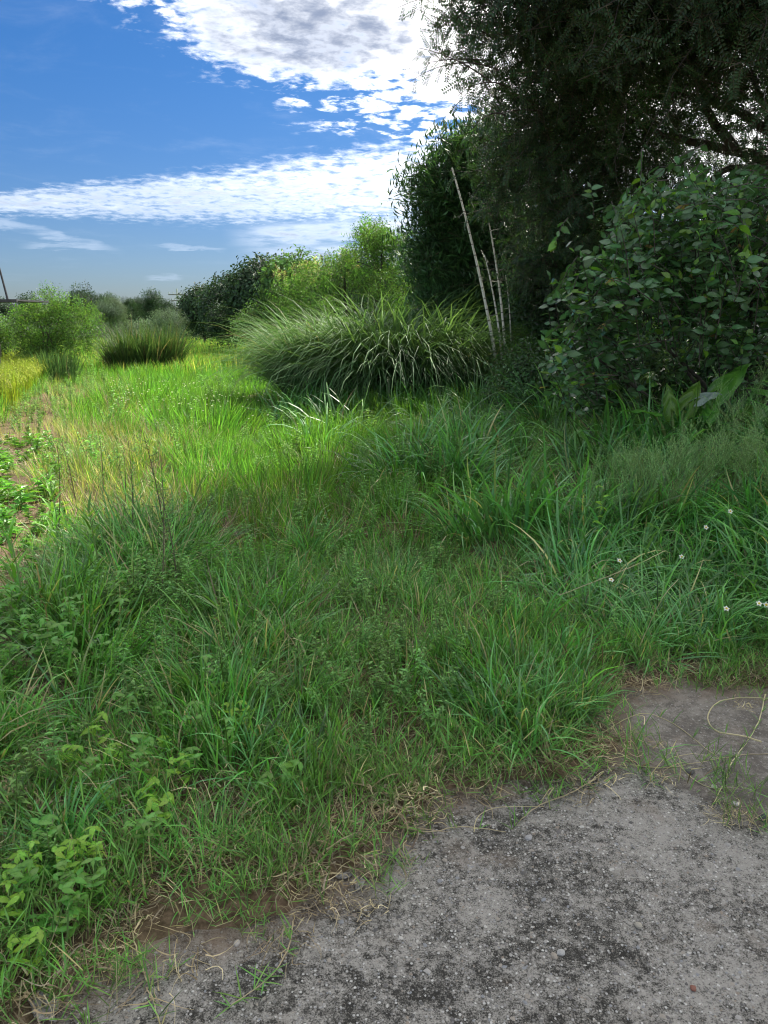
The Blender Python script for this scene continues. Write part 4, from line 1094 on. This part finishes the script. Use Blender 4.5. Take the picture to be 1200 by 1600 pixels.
ear_plant(1160, 690, 5.9, 'elephant ear plant with one huge backlit leaf near the right edge',
    [(1125,608,.50,.40,-66,58,15,'taro',None), (1180,640,.42,.30,-20,20,0,'taro',None), (1210,620,.4,.3,40,30,0,'taro',None), (1110,640,.3,.22,160,-30,0,'taro','dark drooping leaf')])
ear_plant(985, 690, 6.9, 'smaller elephant ear plant deeper inside the hollow',
    [(960,600,.25,.18,40,40,0,'taro',None), (1010,590,.28,.2,-40,30,0,'taro',None), (990,640,.25,.2,0,60,10,'taro',None)])
# leafy saplings in the gap between silver grass and shrub
T('undergrowth_bush', 'low dark leafy bush between the silver grass and the glossy shrub', 'bush', 755, 880, 555, 665, 9.2, 18, (.1,.26), 'broad', 330, .7, .02)
T('undergrowth_bush', 'dark bush deep in the hollow behind the elephant ear plants', 'bush', 900, 1040, 540, 660, 8.4, 12, (.25,.42), 'broad', 190, .8, .02)
T('undergrowth_bush', 'dark bush at the right frame edge behind the elephant ear plants', 'bush', 1040, 1260, 520, 660, 8.0, 12, (.3,.5), 'broad', 160, .8, .02)
T('undergrowth_bush', 'small bright bush at the foot of the pale bamboo canes', 'bush', 770, 830, 530, 575, 11.6, 6, (.15,.3), 'light', 150, .7, .02)
T('undergrowth_bush', 'dark wall of leaves far back behind the hollow under the glossy shrub', 'bush', 850, 1330, 470, 640, 12.0, 34, (.35,.6), 'broad', 120, 1.0, .02)
def maize_like(px, py, Y, h, n, label):
    b = at(px, py, Y); b.z = H(b.x, b.y); root = empty('strap_leaf_plant', b, label, 'plant')
    mb = MB(); tube(mb, [(0,0,0), (0,0,h*.6)], [.012,.006], 6, M['stem_green']); link('stem', mb.mesh('stem'), root)
    for k in range(n):
        mb = MB(); blade(mb, (0,0,0), k*2.4+U(-.3,.3), U(.3,.7), h*U(.5,.8), h*.07, U(1.2,2.0), M['silver'], 8, True); o = link('leaf', mb.mesh('leaf', True), root); o.location.z = h*(.1+.5*k/n)
maize_like(782, 610, 9.4, .75, 12, 'strap-leaved plant with drooping blue green leaves right of the silver grass')
maize_like(818, 640, 8.9, .6, 10, 'strap-leaved plant touching the left edge of the glossy shrub')

# ------------------------------------------------------------------ weeds one can tell apart
def wleaf_meshes(mat):
    out = []
    for k in range(4):
        mb = MB(); leaf(mb, (0,0,0), (0,0,1), (0,1,0), 1.0, U(.36,.47), M[mat], U(.1,.5), True, None, .12); out.append(mb.mesh('leaf', True))
    return out
WL = {m: wleaf_meshes(m) for m in ('weed','weed_lime','herb')}
def lean_euler(d, up=(0,0,1)):
    d = Vector(d).normalized(); s = d.cross(Vector(up))
    s = s.normalized() if s.length > 1e-3 else Vector((1,0,0)); n = s.cross(d).normalized()
    return Matrix((s, n, d)).transposed().to_euler()
def weed(px, py, h, n, ls, mat, label, group=None, trif=True, name='leafy_weed', z=None):
    b = G(px, py, 0.0); b.z = H(b.x, b.y); root = empty(name, b, label, 'weed', group)
    lx, ly = U(-.25,.25), U(-.25,.1); top = Vector((lx*h, ly*h, h)); path = curve_pts((0,0,-.01), top, (U(-.02,.02), U(-.02,.02), 0), 5)
    mb = MB(); tube(mb, path, [.003,.0028,.0025,.002,.0016,.001], 4, M['stem_green'])
    for k in range(n):
        t = .35+.65*(k+1)/n; q = Vector((0,0,0)).lerp(top, t); a = k*2.4+U(-.3,.3)
        out = Vector((math.cos(a), math.sin(a), U(.1,.6))); e = q+out.normalized()*ls*U(.5,.9)
        tube(mb, [q, e], [.0014,.001], 3, M['stem_green'])
        lobes = ((0,1),(1.15,.85),(-1.15,.85)) if trif else ((0,1),)
        for da, sc_ in lobes:
            a2 = a+da; d = Vector((math.cos(a2), math.sin(a2), U(-.25,.25)))
            o = link('leaf', rng.choice(WL[mat]), root); o.location = e; o.rotation_euler = lean_euler(d, (U(-.3,.3), U(-.5,0), 1)); s = ls*sc_*U(.65,1.05); o.scale = (s,s,s)
    link('stem', mb.mesh('stem'), root)
LW = [(248,1318,.13,6,.052,'weed_lime','bright lime weed with pointed leaves standing lowest in the middle of the weeds'),
      (272,1262,.15,6,.050,'weed_lime','lime weed with large pointed leaves just above the lowest lime one'),
      (225,1290,.10,4,.052,'weed_lime','short lime weed leaning left beside the lowest lime one'),
      (240,1235,.16,5,.058,'weed','mid green weed with broad leaves behind the lime weeds'),
      (160,1195,.14,4,.062,'weed_lime','yellow green weed standing alone among dry grass above the lime weeds'),
      (300,1200,.18,7,.050,'weed','dense mid green weed right of the lime weeds'),
      (345,1225,.17,7,.045,'weed','small-leaved weed in the thick grass left of the seedling by the soil'),
      (200,1170,.20,6,.05,'weed','thin mid green weed near the left straw patch'),
      (330,1130,.22,7,.045,'weed','leafy weed under the yellow-tipped stalks'),
      (462,1262,.13,5,.048,'weed','seedling with pointed leaves where grass gives way to bare soil'),
      (420,1270,.10,4,.044,'weed','low seedling left of the one at the bare soil'),
      (60,1440,.15,9,.048,'weed','large-leaved weed at the bottom left, topmost of the corner weeds'),
      (150,1425,.13,7,.044,'weed','rounded-leaf weed right of the corner weeds'),
      (48,1530,.10,6,.05,'weed_lime','lime weed at the very bottom left with a yellow-tipped leaf'),
      (95,1495,.11,7,.045,'weed','corner weed hanging over the concrete edge at bottom left'),
      (118,1398,.13,8,.046,'weed_lime','lime weed between the arching grass tuft and the corner weeds'),
      (25,1475,.12,7,.046,'weed_lime','bright corner weed cut by the left frame edge'),
      (215,1350,.10,6,.042,'weed','low weed to the lower left of the lowest lime weed'),
      (385,1180,.16,7,.042,'weed_lime','light green weed right of the dense mid green one'),
      (110,1225,.12,6,.044,'weed_lime','small yellow green weed left of the one standing in dry grass'),
      (925,905,.45,7,.052,'weed_lime','light green compound-leaved weed among the bank grass near the white flowers'),
      (1010,915,.30,6,.050,'weed','compound-leaved weed below the feathery seed heads')]
for a in LW: weed(*a)
for (px, py, r_, L_, w_, n_, mt, lab) in [(105,1335,.05,(.14,.27),(.007,.011),80,'grass_lush','large blue green grass tuft with long arching blades above the corner weeds'),
        (60,1290,.05,(.12,.24),(.006,.010),50,'grass_mid','yellower grass tuft at the left edge behind the large arching tuft'),
        (315,1105,.06,(.2,.34),(.006,.010),80,'grass_mid','upright dense bright green grass tuft right of the dry straw patch'),
        (215,1100,.05,(.14,.26),(.007,.011),50,'grass_lush','broad-bladed grass tuft in the straw near the leafy patch'),
        (880,1120,.08,(.16,.30),(.006,.010),110,'grass_lush','thick arching grass tuft beside the bare slab corner'),
        (760,1120,.08,(.15,.28),(.006,.010),100,'grass_lush','blue green grass tuft left of the thick one by the slab corner'),
        (30,1150,.05,(.14,.24),(.006,.010),50,'grass_mid','sparse grass tuft at the left frame edge under the leafy patch'),
        (470,1120,.06,(.18,.30),(.006,.009),80,'grass_mid','yellow green grass tuft in the middle of the near grass')]:
    c_ = G(px, py); tussock('grass_tuft', lab, 'grass tuft', [(c_.x, c_.y, r_)], L_, w_, (.05,.6), (.6,2.3), mt, n_, n_//2, 6, True)
# dense broad-leaved patch at the left edge
for k in range(34):
    px, py = U(-30, 215), U(985, 1090)
    weed(px, py, U(.14,.30), 7, U(.045,.066), 'weed', 'broad-leaved green weed in the dense leafy patch at the left edge', 'weeds of the dense leafy patch')
for k in range(16):
    px, py = [(70,1400),(100,1440),(130,1465),(40,1420),(180,1290),(205,1255),(255,1210),(290,1255),(310,1160),(180,1225),(140,1250),(265,1160),(350,1170),(235,1345),(95,1365),(160,1390)][k]
    weed(px+U(-8,8), py+U(-8,8), U(.08,.17), 8, U(.034,.046), 'weed' if k % 3 else 'weed_lime', 'small pointed-leaf weed scattered among the larger weeds at lower left', 'small weeds at lower left')
# tall dark stalks
ST = [(190,850,'tallest of the dark weed stalks, at the centre of the yellowing grass'),(205,900,'dark weed stalk just right of and below the tallest one'),(120,800,'grey brushy weed stalk standing in the straw coloured patch'),(160,800,'grey weed stalk on the right side of the straw coloured patch'),
      (135,640,'far weed stalk with a brownish seeded top beside the bare path'),(112,650,'far grey weed stalk right next to the bare path'),(280,960,'dark weed stalk rising behind the leafy patch, rightmost of three'),(265,900,'dark bare weed stalk farther back than its two close neighbours'),
      (250,980,'dark weed stalk nearest the camera, at the shade edge of the leafy patch'),(90,860,'short dark weed stalk on the path side of the yellowing grass')]
for (px, py, lab_) in ST:
    b = G(px, py); b.z = H(b.x, b.y); h = U(.6,.85) if py > 700 else U(.9,1.1)
    root = empty('weed_stalk', b, lab_, 'weed', 'dark weed stalks'); root.rotation_euler = (U(-.1,.1), U(-.12,.12), 0)
    mb = MB(); tube(mb, curve_pts((0,0,0), (U(-.05,.05),0,h), (.02,0,0), 6), [.005-.0006*i for i in range(7)], 4, M['stem_dark']); mt = MB()
    for k in range(16):
        q = Vector((0,0,h*(.25+.72*k/16))); d = rdir(.3,.8); L = U(.05,.16)*(1.2-k/16); tube(mb, [q, q+d*L], [.002,.001], 3, M['stem_dark'])
        for j in range(7): leaf(mt, q+d*L*(j+1)/7, rdir(-.2,.8), (0,0,1), U(.014,.03), .007, M['herb'])
    link('stem', mb.mesh('stem'), root); o = link('foliage', mt.mesh('foliage'), root); o['kind'] = 'stuff'
# reed-like seeded stalks near the path
for (px, py, lab) in [(38,1010,'lance-leaved weed rising left of the leafy patch'),(92,880,'lance-leaved tall weed by the path, farther one'),(155,960,'lance-leaved tall weed behind the leafy patch')]:
    b = G(px, py); b.z = H(b.x, b.y); root = empty('lance_leaf_weed', b, lab, 'weed'); h = .55
    mb = MB(); tube(mb, [(0,0,0),(0.02,0,h*.5),(0,0,h)], [.006,.004,.002], 5, M['stem_green']); link('stem', mb.mesh('stem'), root)
    for k in range(20):
        mb = MB() if k < 4 else mb
        if k < 4: blade(mb, (0,0,0), 0, U(.5,.9), .17, .022, U(.4,1.0), M['weed'], 4, True); link('leaf', mb.mesh('leaf', True), root)
    ms = [c for c in root.children if c.name.startswith('leaf')]
    for k in range(20):
        o = ms[k] if k < 4 else link('leaf', ms[k % 4].data, root); o.location = (0,0,h*(.12+.85*k/20)); o.rotation_euler = (0,U(-.1,.1),k*2.4); s = 1.1-.4*k/20; o.scale = (s,s,s)

def flower(px, py, zt, mat, label, group, r=.016, dist=None):
    p = at(px, py, dist); b = Vector((p.x, p.y, H(p.x, p.y))); root = empty('wild_flower', b, label, 'flower', group); h = p.z-b.z
    mb = MB(); tube(mb, curve_pts((U(-.05,.05),.02,0), (0,0,h), (.02,0,0), 4), .0013, 4, M['stem_green']); link('stem', mb.mesh('stem'), root)
    pm_ = MB(); leaf(pm_, (0,0,0), (1,0,.15), (0,0,1), r, r*.75, M[mat], .1, True); me = pm_.mesh('petal', True); ax = Euler((R(U(20,60)), U(-.3,.3), 0))
    for k in range(5):
        o = link('petal', me, root); o.location = (0,0,h); q = ax.to_quaternion() @ Quaternion((0,0,1), k*1.2566); o.rotation_mode = 'QUATERNION'; o.rotation_quaternion = q
    mb = MB(); q = ax.to_quaternion() @ Vector((0,0,.003)); tube(mb, [Vector((0,0,h))-q*.5, Vector((0,0,h))+q, Vector((0,0,h))+q*1.6], [.004,.005,.001], 6, M['yellow']); link('flower_centre', mb.mesh('flower_centre'), root)
for (px, py, Y, lab) in [(968,876,3.75,'white flower left of the others, below the feathery seed heads'),(1135,951,3.35,'white flower lowest on the bank near the right edge'),(1141,799,4.3,'white flower topmost, beside the feathery seed heads'),
                    (1186,943,3.4,'outer one of the two white flowers at the right frame edge'),(1197,945,3.42,'white flower cut by the right frame edge'),(1103,824,4.2,'small white flower just under the topmost one'),
                    (955,906,3.7,'tiny white flower low left beneath the larger left one'),(1065,870,3.9,'faded white flower in the middle of the bank')]:
    flower(px, py, 0, 'petal', lab, 'white flowers on the bank', .016, Y*.9)
for (px, py, Y, lab) in [(1010,928,3.55,'yellow flower bud under the left white flower'),(998,925,3.55,'smaller yellow bud beside the other yellow one'),(438,1228,2.1,'tiny yellow flower over the seedling near bare soil'),(368,1112,2.55,'yellow-tipped stalk left of the thick grass'),(378,1108,2.6,'yellow-tipped stalk, right one of the pair')]:
    flower(px, py, 0, 'yellow', lab, None, .009, Y)
# small white flowers sprinkled in the sunny strip
mb = MB()
for _ in range(170):
    p = at(U(170, 420), U(545, 640), U(9, 13)); z = H(p.x, p.y)+U(.32,.5)
    for k in range(4):
        a = k*1.57; leaf(mb, (p.x, p.y, z), (math.cos(a), math.sin(a), .2), (0,0,1), .014, .012, M['petal'])
tag(link('meadow_flowers', mb.mesh('meadow_flowers')), 'tiny white flower heads sprinkled over the sunny grass strip', 'flowers', kind='stuff')

# ------------------------------------------------------------------ runners, dead leaves and loose stones on the concrete
def runner(pxs, label, r=.0022, leafy=.8, lift=.012, mat='runner'):
    P3 = []
    for q in pxs:
        z = q[2] if len(q) > 2 else lift
        p = G(q[0], q[1], z); p.z = max(z, H(p.x, p.y)+.006); P3.append(p)
    b = P3[0].copy(); b.z = 0.0; root = empty('grass_runner', b, label, 'grass runner', 'grass runners on the concrete')
    fine = []
    for a0, a1 in zip(P3, P3[1:]):
        k_ = P3.index(a0); pm1 = P3[max(k_-1,0)]; pp2 = P3[min(k_+2, len(P3)-1)]
        for i in range(5):
            t = i/5; q_ = .5*((2*a0)+(a1-pm1)*t+(2*pm1-5*a0+4*a1-pp2)*t*t+(3*a0-pm1-3*a1+pp2)*t**3)
            fine.append(q_ + Vector((U(-.0015,.0015), U(-.0015,.0015), U(0,.002))))
    fine.append(P3[-1]); mb = MB(); tube(mb, [p-b for p in fine], [r*(1-.5*i/len(fine)) for i in range(len(fine))], 5, M[mat]); link('stem', mb.mesh('stem', True), root)
    bl = []
    for k in range(3):
        m2 = MB(); blade(m2, (0,0,0), 0, U(.7,1.2), U(.04,.075), .0042, U(.1,.6), M['grass_short'], 3); bl.append(m2.mesh('blade'))
    for i in range(2, len(fine), 2):
        if rng.random() < leafy:
            for k in range(4):
                o = link('blade', rng.choice(bl), root); o.location = fine[i]-b; o.rotation_euler = (0, 0, U(0,6.28)); s = U(.6,1.2); o.scale = (s,s,s)
runner([(205,1450),(212,1480),(224,1515),(238,1560),(252,1605)], 'leafy grass runner growing straight down over the concrete at bottom left')
runner([(458,1440),(452,1478),(432,1515),(405,1540),(360,1572)], 'grass runner curling down left across the concrete below the straw')
runner([(930,1218),(890,1240),(845,1258),(815,1280),(800,1296)], 'grass runner reaching left along the grass edge onto the concrete')
runner([(620,1290),(670,1300),(720,1292),(790,1300)], 'thin runner lying flat beside the crumpled grey leaf', .0018, .4)
runner([(740,1300),(748,1275),(780,1262),(850,1260)], 'nearly leafless looping runner in the middle of the concrete edge', .0016, .15)
runner([(1190,1160),(1160,1150),(1118,1142),(1106,1118),(1125,1096),(1165,1090),(1205,1092)], 'thick pale looping runner at the right edge of the far slab', .0034, .25, .03)
runner([(1195,1085),(1188,1120),(1170,1155),(1145,1190),(1128,1230),(1112,1262)], 'leafy runner crossing the joint between the slabs at the right', .0024, .8, .02)
runner([(985,1195),(1040,1200),(1100,1190),(1160,1180),(1220,1178)], 'long straight runner along the joint between the slabs', .002, .6)
runner([(940,1150),(1000,1115),(1050,1130),(1090,1160),(1130,1190)], 'leafy runner spreading over the far slab from the grass', .002, .9)
runner([(1030,1160),(1080,1215),(1120,1235)], 'short runner pointing down right over the joint', .0018, .8)
runner([(560,1360),(500,1352),(440,1370),(400,1368)], 'dry straw stalk lying along the edge of the soil', .0016, .0)
runner([(875,930,.3),(940,905,.42),(1000,880,.5),(1040,860,.52)], 'pale arching grass stalk over the bank below the left white flower', .0022, .3, .3)
runner([(1000,1010,.12),(1015,975,.25),(1035,935,.42),(1060,905,.5)], 'pale jointed stalk standing out in front of the bank grass', .0022, .1, .2)

def crumple(px, py, size, mat, label, seed):
    b = G(px, py, 0.0); mb = MB(); n = 12; vs = []; fs = []
    for i in range(n+1):
        for j in range(n+1):
            u, v = i/n*2-1, j/n*2-1; w = (1-u*u)**.5*.55+.02
            x, y = u*size, v*w*size; q = noise.noise_vector(Vector((u*1.6+seed, v*1.9, seed)))
            z = .25*size*(1+abs(noise.noise(Vector((u*2.4, v*3.1, seed*3))))*1.4+.6*v*v) + q.z*size*.25
            vs.append((x+q.x*size*.35, y+q.y*size*.35, max(.003, z)))
    for i in range(n):
        for j in range(n): fs.append((i*(n+1)+j, (i+1)*(n+1)+j, (i+1)*(n+1)+j+1, i*(n+1)+j+1))
    mb.add(vs, fs, .5, M[mat]); o = link('dead_leaf', mb.mesh('dead_leaf', True)); o.location = b; o.rotation_euler.z = U(0,6.28)
    md = o.modifiers.new('thickness', 'SOLIDIFY'); md.thickness = .0012
    tag(o, label, 'dead leaf')
crumple(70, 1582, .042, 'deadleaf', 'curled grey dead leaf on the concrete in the bottom left corner', 1.3)
crumple(634, 1278, .030, 'deadleaf', 'crumpled grey dead leaf at the middle of the soil edge', 4.1)
crumple(588, 1368, .034, 'deadleaf_b', 'curled brown dead leaf lying lower where straw meets concrete', 7.7)
crumple(560, 1385, .022, 'deadleaf', 'small pale dead leaf left of the curled brown one', 9.2)
crumple(538, 1372, .020, 'deadleaf', 'smallest shrivelled dead leaf in the straw left of the pale one', 11.2)
def stone(px, py, s, col, label):
    me = pebble_mesh(px, 2); m, nt = newmat('stone'); p = nt.nodes.new('ShaderNodeBsdfPrincipled'); tc = nt.nodes.new('ShaderNodeTexCoord')
    c = mixc(nt, nz(nt, tc.outputs['Object'], 3, 5, .7).step(.35,.65), scale3(col, .75), col); nt.links.new(c, p.inputs['Base Color']); p.inputs['Roughness'].default_value = .8
    out = nt.nodes.new('ShaderNodeOutputMaterial'); nt.links.new(p.outputs[0], out.inputs[0]); me.materials.append(m)
    b = G(px, py, 0); b.z = (.012 if joint_s(b.x, b.y) > 0 else 0.0)+s*.3; o = link('pebble', me); o.location = b; o.scale = (s,s,s); o.rotation_euler.z = U(0,6)
    tag(o, label, 'stone')
for a in [(997,1447,.0095,(.34,.31,.25),'cream loose stone in the middle of the dark concrete'),(876,1490,.0095,(.36,.35,.33),'white stone, larger of a pair on the lower concrete'),(866,1495,.008,(.30,.26,.21),'tan stone touching the larger white stone'),
          (1083,1545,.007,(.22,.09,.06),'tiny brick red stone on the dark concrete at lower right'),(1078,1212,.014,(.09,.085,.08),'dark flat stone at the joint between the slabs'),(1192,1284,.014,(.06,.06,.06),'blackish stone at the right end of the joint'),
          (1148,1262,.010,(.5,.48,.44),'pale stone in the joint near the blackish stone'),(1115,1235,.009,(.5,.47,.42),'pale stone in the joint beside the leafy runner'),(826,1310,.010,(.34,.33,.32),'pale stone below the left-reaching runner'),
          (370,1475,.008,(.4,.36,.32),'cream chip at the soil edge above the concrete at lower left')]: stone(*a)
